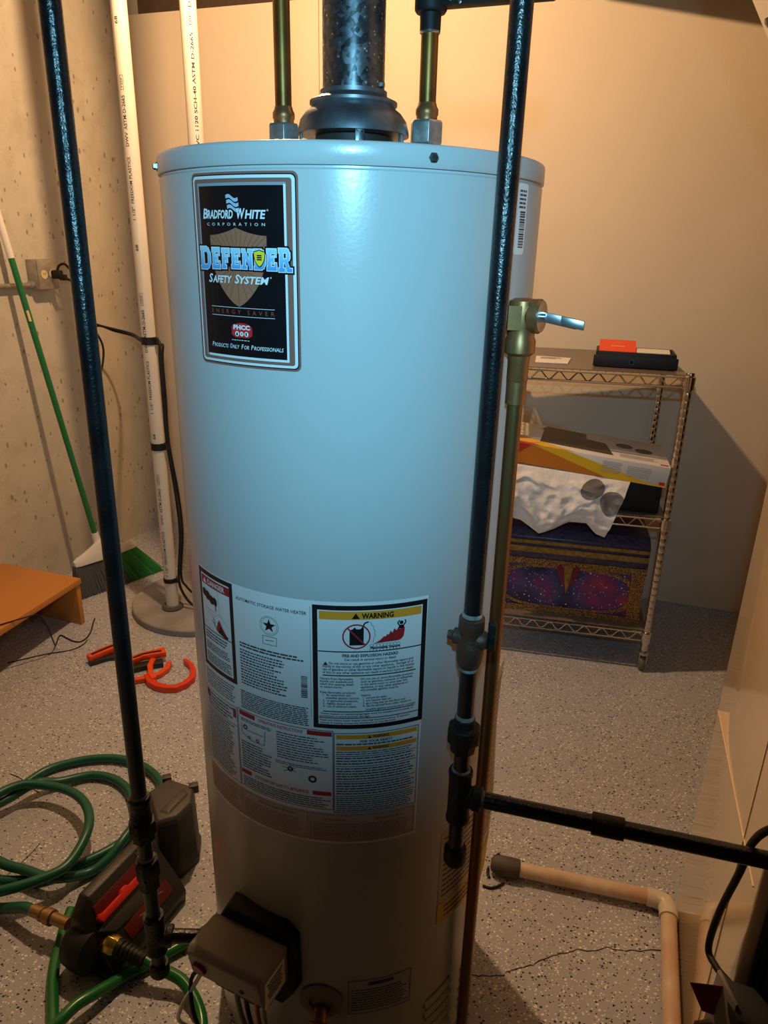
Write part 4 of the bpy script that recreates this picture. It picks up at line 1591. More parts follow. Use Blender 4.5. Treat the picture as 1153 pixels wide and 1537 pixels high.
PR = 0.0241
p1 = V(-0.831, 2.535, 0)
pp = thing('discharge_pvc_pipe', (p1.x, p1.y, 0.029), 'white PVC pipe strapped with black cords, standing in the sump cover', 'pipe')
mb = MB()
mb.lathe([(PR, 0.030), (PR, 2.60)], p1, seg=48)
mb.build('pipe', pvc, pp)
fm = pvc_map(p1, PR + 0.0004, -0.15)
for k in range(4):
    b_ = 1.455 - 0.640 * k + 0.640
    for st_, u0_, w_, h in (('1 1/2"', 0.0, 0.040, .0085), ('FREEDOM PLASTICS', 0.050, 0.135, .0090), ('DWV', 0.215, 0.040, .0090), ('ASTM-D-2665', 0.262, 0.095, .0100), ('68', 0.545, 0.020, .0095)):
        if 0.08 < b_ + u0_ < 2.3:
            mb = MB()
            put_text(mb, st_, b_ + u0_, -0.004, h, fm, width=w_, align='L', bold=0.012)
            mb.build('pipe_lettering', pvc_print, pp, smooth=False)
    if 0.08 < b_ + .37 < 2.3:
        mb = MB()
        frame(mb, b_ + 0.372, -0.004, b_ + 0.412, 0.006, 0.0010, fm)
        put_text(mb, 'NSF', b_ + 0.392, -0.001, 0.0045, fm, width=0.026)
        mb.build('pipe_mark', pvc_print, pp, smooth=False)
for z in (1.068, 0.690, 0.152):
    mb = MB()
    hgt = 0.013 if z > .3 else 0.009
    mb.lathe([(PR, z - hgt), (PR + 0.0022, z - hgt), (PR + 0.0022, z + hgt), (PR, z + hgt)], p1, seg=40)
    sa = V(0.94, -0.34, 0)
    mb.box(p1 + sa * (PR + 0.006) + Z * z, sa * 0.007, V(0.34, 0.94, 0) * 0.006, Z * hgt * 0.8)
    mb.build('strap', rubber, pp)
mb = MB()
mb.lathe([(0.026, 0.027), (0.040, 0.028), (0.042, 0.034), (0.036, 0.042), (0.027, 0.044), (0.025, 0.040)], p1, seg=40)
mb.build('grommet', grey_rubber, sp)
p2 = V(-0.600, 2.440, 0)
p2t = thing('vent_pvc_pipe', (p2.x, p2.y, 0.028), 'plain white PVC pipe with printed line, half hidden behind the heater', 'pipe')
mb = MB()
mb.lathe([(PR, 0.028), (PR, 2.60)], p2, seg=48)
mb.build('pipe', pvc, p2t)
fm2 = pvc_map(p2, PR + 0.0004, 0.45)
for b_ in (0.62, 1.30):
    mb = MB()
    put_text(mb, '1 1/2" PVC 1120 SCH-40 ASTM D-2665', b_ + 0.30, -0.004, 0.0088, fm2, width=0.36, align='L', bold=0.02)
    mb.build('pipe_lettering', pvc_print, p2t, smooth=False)
mb = MB()
frame(mb, 1.972, -0.004, 2.012, 0.006, 0.0010, fm2)
put_text(mb, 'NSF', 1.992, -0.001, 0.0045, fm2, width=0.026, bold=.02)
mb.build('pipe_mark', pvc_print, p2t, smooth=False)
mb = MB()
put_text(mb, 'D-24', 2.022, -0.004, 0.0088, fm2, width=0.045, align='L', bold=.02)
mb.build('pipe_lettering', pvc_print, p2t, smooth=False)

# pipe lying on the floor along the furnace
fp = thing('floor_drain_pipe', (0.658, 1.212, 0), 'rust stained white PVC pipe with elbow lying on the floor beside furnace', 'pipe')
e0, ec, e3 = V(0.293, 1.303, 0.024), V(0.660, 1.214, 0.024), V(0.573, 0.948, 0.024)
dA = (e0 - ec).normalized()
dB = V(-0.3207, -0.947, 0)
mb = MB()
mb.lathe([(0.0168, 0.036), (0.0168, 0.345)], ec, dA, seg=28)
mb.build('long_run', pvc_stained, fp)
mb = MB()
mb.lathe([(0.0168, 0.036), (0.0168, 0.75)], ec, dB, seg=28)
mb.build('short_run', pvc_stained, fp)
mb = MB()
mb.tube([ec + dA * 0.046, ec + dA * 0.030, ec + (dA + dB) * 0.007, ec + dB * 0.030, ec + dB * 0.048], [0.0205, 0.0205, 0.0215, 0.0205, 0.0205], 28)
mb.build('elbow', pvc, fp)
mb = MB()
mb.lathe([(0.0168, 0.330), (0.0215, 0.331), (0.0225, 0.350), (0.0225, 0.378), (0.0180, 0.392), (0.0110, 0.398), (0.0, 0.398)], ec, dA, seg=28)
mb.build('end_cap', grey_rubber, fp)
for pts, r_, lab in (([(0.283, 1.340), (0.292, 1.349), (0.302, 1.357)], .0035, 'short straight black rubber scrap beside the grey pipe end cap'),
                     ([(0.269, 1.313), (0.266, 1.300), (0.268, 1.286)], .0035, 'stubby black rubber scrap between the heater and the pipe end cap'),
                     ([(0.250, 1.263), (0.266, 1.257), (0.284, 1.261), (0.300, 1.271)], .003, 'long curved black rubber scrap on the floor in front of pipe end')):
    mb = MB()
    mb.tube(smooth_path([V(x, y, 0.003) for x, y in pts], 4), r_, 8)
    tag(mb.build('rubber_scrap', rubber), lab, 'scrap', 'rubber scraps by the floor pipe')

# ================================================================== BROOM
bo = V(-1.135, 2.80, 0)
br = thing('broom', bo, 'angled broom with green handle and grey and green bristles leaning on the wall', 'broom')
hb, ht = V(-1.215, 2.795, 0.205), V(-1.429, 2.744, 1.66)
hdv = (ht - hb).normalized()
hl_ = (ht - hb).length
mb = MB()
mb.tube([hb, hb + hdv * 1.135], 0.0115, 20)
mb.build('handle', green_pl, br)
mb = MB()
mb.tube([hb + hdv * 1.13, hb + hdv * (hl_ - .01), ht], [0.0125, 0.0125, 0.008], 20)
mb.build('grip', white_pl, br)
mb = MB()
mb.tube([hb + hdv * 0.905 + V(0.004, -0.0075, 0), hb + hdv * 0.945 + V(0.004, -0.0075, 0)], 0.0052, 8)
mb.build('handle_sticker', mat('gold_sticker', (0.8, 0.6, 0.3), rough=0.4), br)
# head: white cap, slanted
BL, BRt = V(-1.268, 2.672, 0.138), V(-1.105, 2.925, 0.128)   # ends of the cap
hx = (BRt - BL)
hn = V(hx.y, -hx.x, 0).normalized()
mb = MB()
secs = []
for i in range(17):
    t = i / 16
    c = BL + hx * t
    hgt = 0.020 + 0.052 * max(0, 1 - abs(t - 0.44) / 0.42) ** 1.4
    th = 0.016 + 0.010 * max(0, 1 - abs(t - 0.44) / 0.5)
    if t in (0, 1):
        hgt, th = 0.012, 0.010
    secs.append([c + hn * th - Z * 0.008, c + hn * th + Z * hgt * 0.45, c + hn * th * 0.45 + Z * hgt, c - hn * th * 0.45 + Z * hgt, c - hn * th + Z * hgt * 0.45, c - hn * th - Z * 0.008])
mb.loft(secs)
mb.build('head_cap', white_pl, br)
mb = MB()
mb.lathe([(0.020, -0.045), (0.017, -0.01), (0.0145, 0.025), (0.0145, 0.030)], hb, hdv, seg=24)
mb.build('socket', white_pl, br)
FL, FR = V(-1.262, 2.632, 0.012), V(-1.005, 2.945, 0.010)
rd = random.Random(12)


def bristles(name, t0, t1, n, material):
    m_ = MB()
    for i in range(n):
        t = t0 + (t1 - t0) * (i + rd.random()) / n
        for row in (-1, 0, 1):
            tt = t + rd.uniform(-.01, .01)
            a = BL + hx * min(1, max(0, tt)) * 0.985 + hn * row * 0.009 - Z * 0.004
            b = FL + (FR - FL) * min(1, max(0, tt)) + hn * row * 0.022 + hn * rd.uniform(-.004, .004) + Z * rd.uniform(-.010, .003)
            b.z = max(b.z, 0.002)
            s_ = (FR - FL).normalized() * 0.0022
            q_ = hn * 0.0016
            m_.add([a - s_, a + s_, a + q_, b - s_, b + s_, b + q_], [(0, 1, 4, 3), (1, 2, 5, 4), (2, 0, 3, 5), (3, 4, 5)])
    o_ = m_.build(name, material, br, smooth=False)
    o_['kind'] = 'stuff'


bristles('grey_bristles', 0.0, 0.60, 120, mat('grey_bristle', (0.075, 0.075, 0.075), rough=0.7))
bristles('green_bristles', 0.58, 1.0, 90, mat('green_bristle', (0.018, 0.20, 0.035), rough=0.6))

# ================================================================== BENCH
bt = 0.19
bench = thing('low_bench', (-1.32, 2.3, 0), 'low orange wooden bench standing against the concrete wall', 'bench')
fr, bk = V(-1.142, 2.446, 0), V(-1.497, 2.566, 0)     # right end of the top: front and wall corner
ln = V(-0.2550, -0.9670, 0)                           # along the bench, towards the viewer
mb = MB()
mb.loft([[fr + Z * (bt - .022), bk + Z * (bt - .022), bk + ln * 1.1 + V(-.08, 0, 0) + Z * (bt - .022), fr + ln * 1.1 + Z * (bt - .022)], [fr + Z * bt, bk + Z * bt, bk + ln * 1.1 + V(-.08, 0, 0) + Z * bt, fr + ln * 1.1 + Z * bt]])
mb.build('top', bench_wood, bench, bevel=0.0015)
wd = (bk - fr)
for k in (0.0, 1.06):
    mb = MB()
    c = fr + ln * k + wd * 0.42
    mb.box(c + ln * 0.011 + Z * (bt - .022) / 2, wd * 0.40, ln * 0.011, Z * (bt - .022) / 2)
    mb.build('end_panel', bench_wood, bench, bevel=0.001)
mb = MB()
mb.box(bk + ln * 0.5 + (-wd.normalized()) * 0.04 + Z * (bt - .05), wd.normalized() * 0.010, ln * 0.48, Z * 0.028)
mb.build('back_rail', bench_wood, bench)
mb = MB()
mb.tube(smooth_path([V(-1.29, 2.06, 0.1935), V(-1.262, 2.075, 0.1935), V(-1.235, 2.10, 0.1935), V(-1.20, 2.128, 0.1945), V(-1.170, 2.155, 0.190), V(-1.158, 2.178, 0.14), V(-1.165, 2.22, 0.05), V(-1.185, 2.27, 0.0045), V(-1.20, 2.34, 0.003),
                     V(-1.166, 2.322, 0.003), V(-1.135, 2.303, 0.003), V(-1.108, 2.299, 0.003), V(-1.096, 2.325, 0.003), V(-1.096, 2.36, 0.003), V(-1.103, 2.397, 0.003), V(-1.112, 2.43, 0.003), V(-1.122, 2.475, 0.003)], 5), 0.0024, 8)
tag(mb.build('thin_black_cord', rubber), 'thin black cord trailing over the bench edge onto the floor', 'cord')
mb = MB()
mb.tube(smooth_path([V(-1.30, 2.15, 0.0025), V(-1.266, 2.169, 0.0025), V(-1.192, 2.212, 0.0025), V(-1.130, 2.235, 0.0025), V(-1.100, 2.260, 0.0025), V(-1.088, 2.29, 0.0025), V(-1.0872, 2.315, 0.0025)], 5), 0.0018, 8)
tag(mb.build('thin_dark_wire', rubber), 'thin dark wire on the floor in front of the bench', 'cord')

# ================================================================== OUTLET ON THE LEFT WALL
wn = E1                                  # wall normal, into the room
wt = -E2                                 # along the wall, towards the viewer
ob_c = room(0, -0.645, 1.262)
ob_t = thing('outlet_box', ob_c, 'grey metal outlet box with conduit on the concrete wall', 'outlet')
mb = MB()
mb.box(ob_c + wn * 0.024, wn * 0.024, wt * 0.055, Z * 0.055)
mb.build('box', box_grey, ob_t, bevel=0.004)
mb = MB()
mb.box(ob_c + wn * 0.050, wn * 0.003, wt * 0.052, Z * 0.055)
cv = mb.build('cover_plate', box_grey, ob_t, bevel=0.006)
for k in (-1, 1):
    mb = MB()
    mb.lathe([(0.0165, 0), (0.0165, 0.003), (0.0, 0.003)], ob_c + wn * 0.0525 + wt * 0.022 * k, wn, seg=24)
    rc = mb.build('receptacle', ivory, cv)
for a, b in ((0.004, 0.003), (-0.005, 0.003)):
    mb = MB()
    mb.box(ob_c + wn * 0.0558 + wt * (0.022 + a) + Z * b, wn * 0.0003, wt * 0.001, Z * 0.004)
    mb.build('slot_dark', rubber, cv, smooth=False)  # flush black boxes paint in the dark of the open slots
mb = MB()
mb.tube([ob_c + wt * 0.05 + wn * 0.022 - Z * 0.038, ob_c + wt * 1.6 + wn * 0.022 - Z * 0.038], 0.0095, 16)
mb.build('conduit', box_grey, ob_t)
mb = MB()
mb.lathe([(0.014, 0.0), (0.014, 0.020), (0.011, 0.022)], ob_c + wt * 0.052 + wn * 0.022 - Z * 0.038, wt, seg=16)
mb.build('connector', box_grey, ob_t)
# plug with two cords running to the sump
pg = ob_c + wn * 0.058 - wt * 0.022
plug = thing('black_plug', pg, 'black plug and cords running from the outlet box down to the sump', 'plug')
mb = MB()
mb.box(pg + wn * 0.018, wn * 0.018, wt * 0.014, Z * 0.016)
mb.box(pg + wn * 0.045 - Z * 0.010, wn * 0.014, wt * 0.010, Z * 0.011)
mb.build('plug_body', rubber, plug, bevel=0.004)
mb = MB()
mb.tube(smooth_path([pg + wn * 0.052 - Z * 0.010, V(-1.246, 2.981, 1.221), V(-1.236, 2.981, 1.152), V(-1.220, 2.995, 1.086), V(-1.197, 3.033, 1.062), V(-1.151, 3.090, 1.040), V(-1.06, 3.03, 1.030), V(-0.95, 2.80, 1.040), V(-0.847, 2.590, 1.062), V(-0.812, 2.568, 1.060), V(-0.7985, 2.547, 1.058), V(-0.799, 2.540, 1.0), V(-0.800, 2.54, 0.86), V(-0.800, 2.542, 0.70), V(-0.786, 2.546, 0.50), V(-0.783, 2.55, 0.337), V(-0.798, 2.538, 0.165), V(-0.786, 2.53, 0.10), V(-0.748, 2.52, 0.05), V(-0.70, 2.52, 0.0343), V(-0.64, 2.53, 0.0340)], 7), 0.0052, 10)
mb.build('cord', rubber, plug)
mb = MB()
mb.tube(smooth_path([pg + wn * 0.018 + Z * 0.012, pg + wn * 0.030 - wt * 0.004 + Z * 0.034, pg + wn * 0.055 - wt * 0.012 + Z * 0.036, V(-1.252, 2.990, 1.245), V(-1.240, 2.995, 1.16), V(-1.225, 3.010, 1.08), V(-1.206, 3.070, 0.985), V(-1.207, 3.066, 0.916), V(-1.217, 3.038, 0.868), V(-1.235, 2.998, 0.898), V(-1.230, 3.00, 1.00), V(-1.205, 3.033, 1.058), V(-1.157, 3.100, 1.032), V(-1.065, 3.04, 1.022), V(-0.955, 2.81, 1.032), V(-0.847, 2.604, 1.052), V(-0.802, 2.572, 1.050), V(-0.7900, 2.556, 1.048), V(-0.794, 2.552, 1.0), V(-0.794, 2.55, 0.86), V(-0.796, 2.55, 0.70), V(-0.779, 2.556, 0.50), V(-0.776, 2.56, 0.337), V(-0.791, 2.548, 0.165), V(-0.772, 2.545, 0.115), V(-0.728, 2.54, 0.072), V(-0.68, 2.54, 0.0343), V(-0.62, 2.55, 0.0335)], 7), 0.0045, 10)
mb.build('cord', rubber, plug)

# ================================================================== ORANGE CLAMP ON THE FLOOR
oc = thing('orange_clamp', (-0.83, 2.13, 0), 'orange and black plastic quick clamp lying on the floor', 'clamp')


def bar(pts, wid, z0, z1, name, material, bev=0.002):
    m_ = MB()
    P = [Vector((x, y, 0)) for x, y in pts]
    lo_, hi_ = [], []
    L_, R_ = [], []
    for i, p in enumerate(P):
        a = P[max(0, i - 1)]
        b = P[min(len(P) - 1, i + 1)]
        t = (b - a).normalized()
        n_ = Vector((-t.y, t.x, 0)) * (wid[i] if isinstance(wid, (list, tuple)) else wid)
        L_.append(p + n_)
        R_.append(p - n_)
    m_.loft([[l + Z * z0, l + Z * z1, r + Z * z1, r + Z * z0] for l, r in zip(L_, R_)])
    return m_.build(name, material, oc, bevel=bev)


bar([(-1.018, 2.155), (-0.985, 2.197), (-0.950, 2.235), (-0.925, 2.250)], [.013, .016, .016, .014], 0.014, 0.034, 'left_handle', orange_pl)
bar([(-1.010, 2.165), (-0.980, 2.202), (-0.955, 2.230)], .0055, 0.0335, 0.0350, 'handle_inlay', ink, 0)
bar([(-1.015, 2.150), (-0.965, 2.190), (-0.905, 2.200), (-0.850, 2.150)], .014, 0.0, 0.016, 'lower_jaw', pump_black)
bar([(-0.868, 2.128), (-0.835, 2.165), (-0.800, 2.182), (-0.762, 2.200)], [.012, .014, .016, .020], 0.020, 0.040, 'right_handle', orange_pl)
bar([(-0.855, 2.140), (-0.830, 2.166), (-0.795, 2.182), (-0.772, 2.190)], .005, 0.0395, 0.041, 'handle_inlay', ink, 0)
bar([(-0.868, 2.110), (-0.815, 2.140), (-0.760, 2.160)], .016, 0.0, 0.020, 'right_body', pump_black)
bar([(-0.795, 2.165), (-0.793, 2.12), (-0.775, 2.075), (-0.755, 2.045)], .009, 0.004, 0.026, 'ratchet_arm', orange_pl)
bar([(-0.738, 2.160), (-0.735, 2.120), (-0.752, 2.085), (-0.785, 2.062), (-0.830, 2.045)], .009, 0.002, 0.018, 'inner_jaw', orange_pl)
bar([(-0.790, 2.075), (-0.765, 2.037), (-0.735, 2.014), (-0.705, 2.004), (-0.672, 2.006), (-0.648, 2.028), (-0.634, 2.062), (-0.638, 2.100), (-0.655, 2.140), (-0.688, 2.172)], [.010, .012, .011, .010, .010, .010, .010, .009, .008, .006], 0.0, 0.022, 'ring_jaw', mat('red_orange_plastic', (0.80, 0.045, 0.008), rough=0.35))

# ================================================================== GREEN HOSE
hs = thing('green_hose', (-0.78, 1.4, 0), 'coiled dark green garden hose with brass end on the floor', 'hose')
HR = 0.0115
loop = [(-1.00, 1.455, .013), (-0.986, 1.486, .013), (-0.963, 1.521, .013), (-0.919, 1.600, .013), (-0.851, 1.641, .013), (-0.773, 1.658, .013), (-0.705, 1.649, .013), (-0.638, 1.615, .013), (-0.590, 1.565, .013),
        (-0.560, 1.500, .013), (-0.565, 1.440, .014), (-0.600, 1.385, .014), (-0.634, 1.340, .014), (-0.668, 1.308, .014), (-0.698, 1.286, .014), (-0.731, 1.263, .014), (-0.790, 1.240, .014), (-0.858, 1.236, .014), (-0.930, 1.25, .014), (-0.99, 1.30, .014), (-1.015, 1.37, .022),
        (-0.985, 1.425, .034), (-0.950, 1.465, .037), (-0.905, 1.525, .037), (-0.858, 1.552, .020), (-0.790, 1.585, .014), (-0.723, 1.575, .014), (-0.668, 1.534, .014), (-0.630, 1.470, .014), (-0.600, 1.40, .037), (-0.610, 1.34, .037), (-0.632, 1.295, .022), (-0.668, 1.262, .014), (-0.73, 1.225, .037), (-0.80, 1.245, .037), (-0.86, 1.262, .037), (-0.93, 1.30, .04), (-0.985, 1.37, .045),
        (-0.975, 1.44, .060), (-0.930, 1.490, .060), (-0.868, 1.500, .052), (-0.800, 1.478, .058), (-0.745, 1.438, .065), (-0.708, 1.388, .070), (-0.690, 1.338, .070), (-0.690, 1.285, .063), (-0.702, 1.235, .060), (-0.735, 1.205, .060), (-0.780, 1.180, .060), (-0.840, 1.160, .058), (-0.895, 1.150, .05),
        (-0.945, 1.165, .03), (-0.955, 1.21, .014), (-0.915, 1.205, .014), (-0.870, 1.170, .014), (-0.821, 1.158, .020), (-0.787, 1.150, .032), (-0.752, 1.138, .048), (-0.722, 1.125, .055)]
mb = MB()
mb.tube(smooth_path([V(*p) for p in loop], 7), HR, 14)
mb.build('coiled_hose', hose_green, hs)
ba, bb = V(-0.722, 1.125, .055), V(-0.640, 1.093, .060)
mb = MB()
bd = (bb - ba).normalized()
mb.lathe([(0.0125, -0.004), (0.0125, 0.020), (0.0150, 0.022), (0.0150, 0.026), (0.0125, 0.028), (0.0125, 0.034), (0.0165, 0.036), (0.0165, 0.052), (0.012, 0.054), (0.012, 0.095)], ba, bd, seg=24)
mb.build('brass_coupling', mat('aged_brass_fitting', (0.42, 0.26, 0.12), rough=0.4, metal=0.8), hs)

h2 = thing('outlet_hose', (-0.45, 1.05, 0), 'bright green hose crossing the floor beneath the black pump outlet', 'hose')
mb = MB()
mb.tube(smooth_path([V(-0.665, 1.165, .013), V(-0.662, 1.125, .013), V(-0.656, 1.092, .013), V(-0.648, 1.046, .013), V(-0.633, 1.000, .013), V(-0.609, 0.946, .013), V(-0.590, 0.900, .013), V(-0.575, 0.86, .013), V(-0.575, 0.80, .013), V(-0.62, 0.75, .013), V(-0.70, 0.74, .013)], 8), HR, 14)
mb.build('outer_leg', hose_green2, h2)
mb = MB()
mb.tube(smooth_path([V(-0.68, 0.80, .013), V(-0.63, 0.855, .020), V(-0.585, 0.900, .034), V(-0.560, 0.940, .036), V(-0.535, 0.968, .030), V(-0.500, 1.010, .016), V(-0.455, 1.046, .013), V(-0.412, 1.079, .013), V(-0.370, 1.112, .013), V(-0.34, 1.15, .013), V(-0.33, 1.22, .013), V(-0.36, 1.32, .013), V(-0.385, 1.42, .013), V(-0.36, 1.52, .013), V(-0.25, 1.60, .013)], 8), HR, 14)
mb.build('crossing_leg', hose_green2, h2)
mb = MB()
mb.tube(smooth_path([V(-0.455, 1.022, .052), V(-0.425, 1.012, .044), V(-0.395, 1.005, .036), V(-0.372, 0.995, .030), V(-0.345, 0.970, .022), V(-0.325, 0.940, .015), V(-0.316, 0.905, .013), V(-0.320, 0.85, .013), V(-0.34, 0.78, .013)], 8), HR, 14)
mb.build('outlet_leg', hose_green2, h2)

# ================================================================== TRANSFER PUMP
pu = thing('transfer_pump', (-0.53, 1.2, 0), 'black cordless transfer pump with red panels standing on the floor', 'pump')
tp = [(-0.541, 1.354), (-0.507, 1.400), (-0.439, 1.373), (-0.430, 1.320), (-0.452, 1.276), (-0.492, 1.258)]
cx_, cy_ = sum(p[0] for p in tp) / 6, sum(p[1] for p in tp) / 6


def tpz(k, z, dz=0):
    return [V(cx_ + (x - cx_) * k, cy_ + (y - cy_) * k, z) for x, y in tp]


mb = MB()
mb.loft([tpz(1.16, 0.0), tpz(1.16, 0.018), tpz(1.08, 0.03), tpz(1.02, 0.158)])
mb.build('battery_housing', pump_black, pu, bevel=0.004)
mb = MB()
mb.loft([tpz(1.04, 0.156), tpz(1.03, 0.167), tpz(0.92, 0.174)])
lidp = mb.build('battery_lid', pump_grey, pu, bevel=0.003)
mb = MB()
mb.loft([[V(-0.500, 1.285, .172), V(-0.470, 1.275, .172), V(-0.440, 1.345, .172), V(-0.462, 1.370, .172)], [V(-0.490, 1.295, .178), V(-0.474, 1.290, .178), V(-0.450, 1.345, .178), V(-0.462, 1.356, .178)]])
mb.build('lid_ridge', pump_grey, lidp, bevel=0.002)
for x, y in ((-0.512, 1.402), (-0.440, 1.376)):
    mb = MB()
    mb.box(V(x, y, 0.166), V(0.010, 0.004, 0), V(-0.003, 0.008, 0), Z * 0.011)
    mb.build('hinge_tab', pump_grey, lidp, bevel=0.002)
pa = V(-0.394, -0.919, 0)      # along the body, to the pump head
pr = V(0.919, -0.394, 0)       # to the right of it
pf = V(-0.597, 1.076, 0)       # front end of the left rail


def pb(al, pe, z):
    return pf + pa * al + pr * pe + Z * z


prof = [(-0.015, 0.0), (-0.022, 0.06), (-0.008, 0.148), (0.000, 0.152), (0.018, 0.150), (0.028, 0.138), (0.098, 0.050), (0.108, 0.030), (0.105, 0.0)]
mb = MB()
mb.loft([[pb(-0.19, p_, z_) for p_, z_ in prof], [pb(-0.01, p_, z_) for p_, z_ in prof], [pb(0.022, p_ * 0.85 + .004, z_ * 0.80) for p_, z_ in prof]])
mb.build('body', pump_black, pu, bevel=0.003)
fn_ = (pr * 0.088 + Z * 0.070).normalized()         # outward normal of the sloped face
fs_ = (pr * 0.070 - Z * 0.088).normalized()         # down the sloped face


def pfq(al, d, lift=0.0):
    return pb(al, 0.028, 0.138) + fs_ * d + fn_ * lift


def face_plate(name, pts, h, material, parent=pu, bev=0.0012):
    m_ = MB()
    m_.loft([[pfq(a, d, -0.004) for a, d in pts], [pfq(a, d, h) for a, d in pts]])
    return m_.build(name, material, parent, bevel=bev)


face_plate('red_inset', [(-0.150, 0.004), (-0.006, 0.004), (-0.001, 0.028), (-0.150, 0.028)], 0.0012, pump_red)
face_plate('handle_bar', [(-0.150, 0.026), (-0.085, 0.026), (-0.080, 0.020), (-0.066, 0.020), (-0.060, 0.026), (-0.012, 0.026), (-0.004, 0.022), (0.002, 0.028), (-0.002, 0.040), (-0.148, 0.040)], 0.010, pump_brightred)
face_plate('grey_band', [(-0.150, 0.042), (-0.006, 0.042), (0.012, 0.048), (-0.016, 0.074), (-0.060, 0.078), (-0.150, 0.078)], 0.003, pump_grey)
lp_ = face_plate('red_lower_panel', [(-0.160, 0.079), (-0.062, 0.079), (-0.030, 0.084), (-0.030, 0.110), (-0.160, 0.110)], 0.003, pump_red)
mb = MB()
mb.lathe([(0.006, -0.002), (0.006, 0.002), (0.004, 0.003), (0.0, 0.003)], pfq(-0.142, -0.004, 0.0), fn_, seg=12)
mb.build('screw', pump_grey, pu)
mb = MB()
for k, (a, b, c, d) in enumerate(((-.140, .092, -.118, .085), (-.118, .085, -.122, .098), (-.122, .098, -.100, .088), (-.100, .088, -.088, .094), (-.088, .094, -.070, .090))):
    p_, q_ = pfq(a, b, 0.0034), pfq(c, d, 0.0034)
    s_ = fs_ * 0.0012
    mb.add([p_ - s_, q_ - s_, q_ + s_, p_ + s_], [(0, 1, 2, 3)])
mb.build('script_mark', mat('pump_mark_grey', (0.25, 0.2, 0.19), rough=0.5), lp_, smooth=False)
hc = pb(0.020, 0.035, 0.050)
mb = MB()
mb.lathe([(0.0, -0.052), (0.030, -0.050), (0.042, -0.038), (0.046, -0.01), (0.046, 0.012), (0.036, 0.020), (0.022, 0.024), (0.018, 0.028), (0.0, 0.028)], hc, pr, seg=32)
mb.build('pump_head', rubber, pu)
mb = MB()
mb.box(pb(-0.014, 0.042, 0.010), pa * 0.046, pr * 0.042, Z * 0.010)
mb.build('foot', pump_black, pu, bevel=0.004)
o0, o1 = V(-0.563, 1.058, .066), V(-0.455, 1.022, .052)
od = (o1 - o0).normalized()
mb = MB()
mb.lathe([(0.016, -0.02), (0.0190, 0.010), (0.0190, 0.022), (0.0160, 0.026)], o0, od, seg=24)
mb.build('outlet_collar', mat('aged_brass_fitting', (0.4, .25, .1)), pu)
mb = MB()
mb.lathe([(0.0160, 0.025), (0.0205, 0.026), (0.0205, 0.046), (0.0190, 0.049), (0.0190, 0.052), (0.012, 0.052)], o0, od, seg=8)
mb.build('brass_nut', new_brass, pu, bevel=0.0006)
mb = MB()
pr_ = [(0.0125, 0.050), (0.0180, 0.051), (0.0180, 0.062)]
for k in range(6):
    d0 = 0.063 + k * 0.009
    pr_ += [(0.0140, d0), (0.0140, d0 + 0.003), (0.0172 - k * .0005, d0 + 0.004), (0.0172 - k * .0005, d0 + 0.0085)]
pr_ += [(0.011, 0.118)]
mb.lathe(pr_, o0, od, seg=24)
mb.build('strain_relief', rubber, pu)

# ================================================================== WIRE CART AND WHAT STANDS ON IT
c1 = V(-0.978, 0.208, 0)       # along the front, to the left
c2 = V(0.208, 0.978, 0)        # into the depth
F0 = V(0.925, 2.200, 0)
CW, CD = 0.60, 0.52


def ct(u_, d_, z_):
    return F0 + c1 * u_ + c2 * d_ + Z * z_


cart = thing('wire_cart', ct(CW / 2, CD / 2, 0), 'chrome wire shelving cart on casters against the painted wall', 'cart')
mb = MB()
prof = [(0.0125, 0.085)]
z = 0.10
while z < 1.04:
    prof += [(0.0125, z), (0.01205, z + 0.0012), (0.01205, z + 0.0024), (0.0125, z + 0.0036)]
    z += 0.0254
prof += [(0.0125, 1.048), (0.0105, 1.052), (0.0, 1.052)]
mb.lathe(prof, (0, 0, 0), seg=16)
post_src = mb.build('post', chrome, cart, sharp=60)
post_src.data.transform(Matrix.Translation(Vector(cart['_o'])))
for i, (u_, d_) in enumerate(((0, 0), (CW, 0), (CW, CD), (0, CD))):
    o_ = post_src if i == 0 else post_src.copy()
    if i:
        COL.objects.link(o_)
        o_.parent = cart
    o_.location = ct(u_, d_, 0) - Vector(cart['_o'])
cap_mat = rubber
for zt in (1.036, 0.572, 0.150):
    mb = MB()
    zl = zt - 0.030
    r_ = 0.0036
    cs = [(0, 0), (CW, 0), (CW, CD), (0, CD)]
    for a, b in zip(cs, cs[1:] + cs[:1]):
        for zz in (zt, zl):
            mb.tube([ct(*a, zz), ct(*b, zz)], r_, 8)
        L_ = math.hypot(b[0] - a[0], b[1] - a[1])
        nn = max(4, int(round(L_ / 0.030 / 2)) * 2)
        pts = []
        for i in range(nn + 1):
            t = i / nn
            pts.append(ct(a[0] + (b[0] - a[0]) * t, a[1] + (b[1] - a[1]) * t, zl + .002 if i % 2 == 0 else zt - .002))
        mb.tube(smooth_path(pts, 4), 0.0024, 6)
    shf = mb.build('wire_shelf', chrome, cart)
    mb = MB()
    for i in range(23):
        u_ = 0.02 + (CW - 0.04) * i / 22
        mb.tube([ct(u_, 0.0, zt + 0.003), ct(u_, CD, zt + 0.003)], 0.0017, 6)
    mb.build('deck_wires', chrome, shf)
    mb = MB()
    mb.box(ct(CW / 2, CD / 2, zt + 0.0060), c1 * (CW / 2 - 0.006), c2 * (CD / 2 - 0.006), Z * 0.0012)
    mb.build('shelf_liner', mat('brown_shelf_liner', (0.17, 0.13, 0.10), rough=0.35), shf)
    for (u_, d_) in cs:
        mb = MB()
        mb.lathe([(0.0130, zl - 0.006), (0.0165, zl - 0.005), (0.0175, zt + 0.003), (0.0130, zt + 0.006)], ct(u_, d_, 0), seg=20)
        mb.build('corner_collar', chrome, shf)
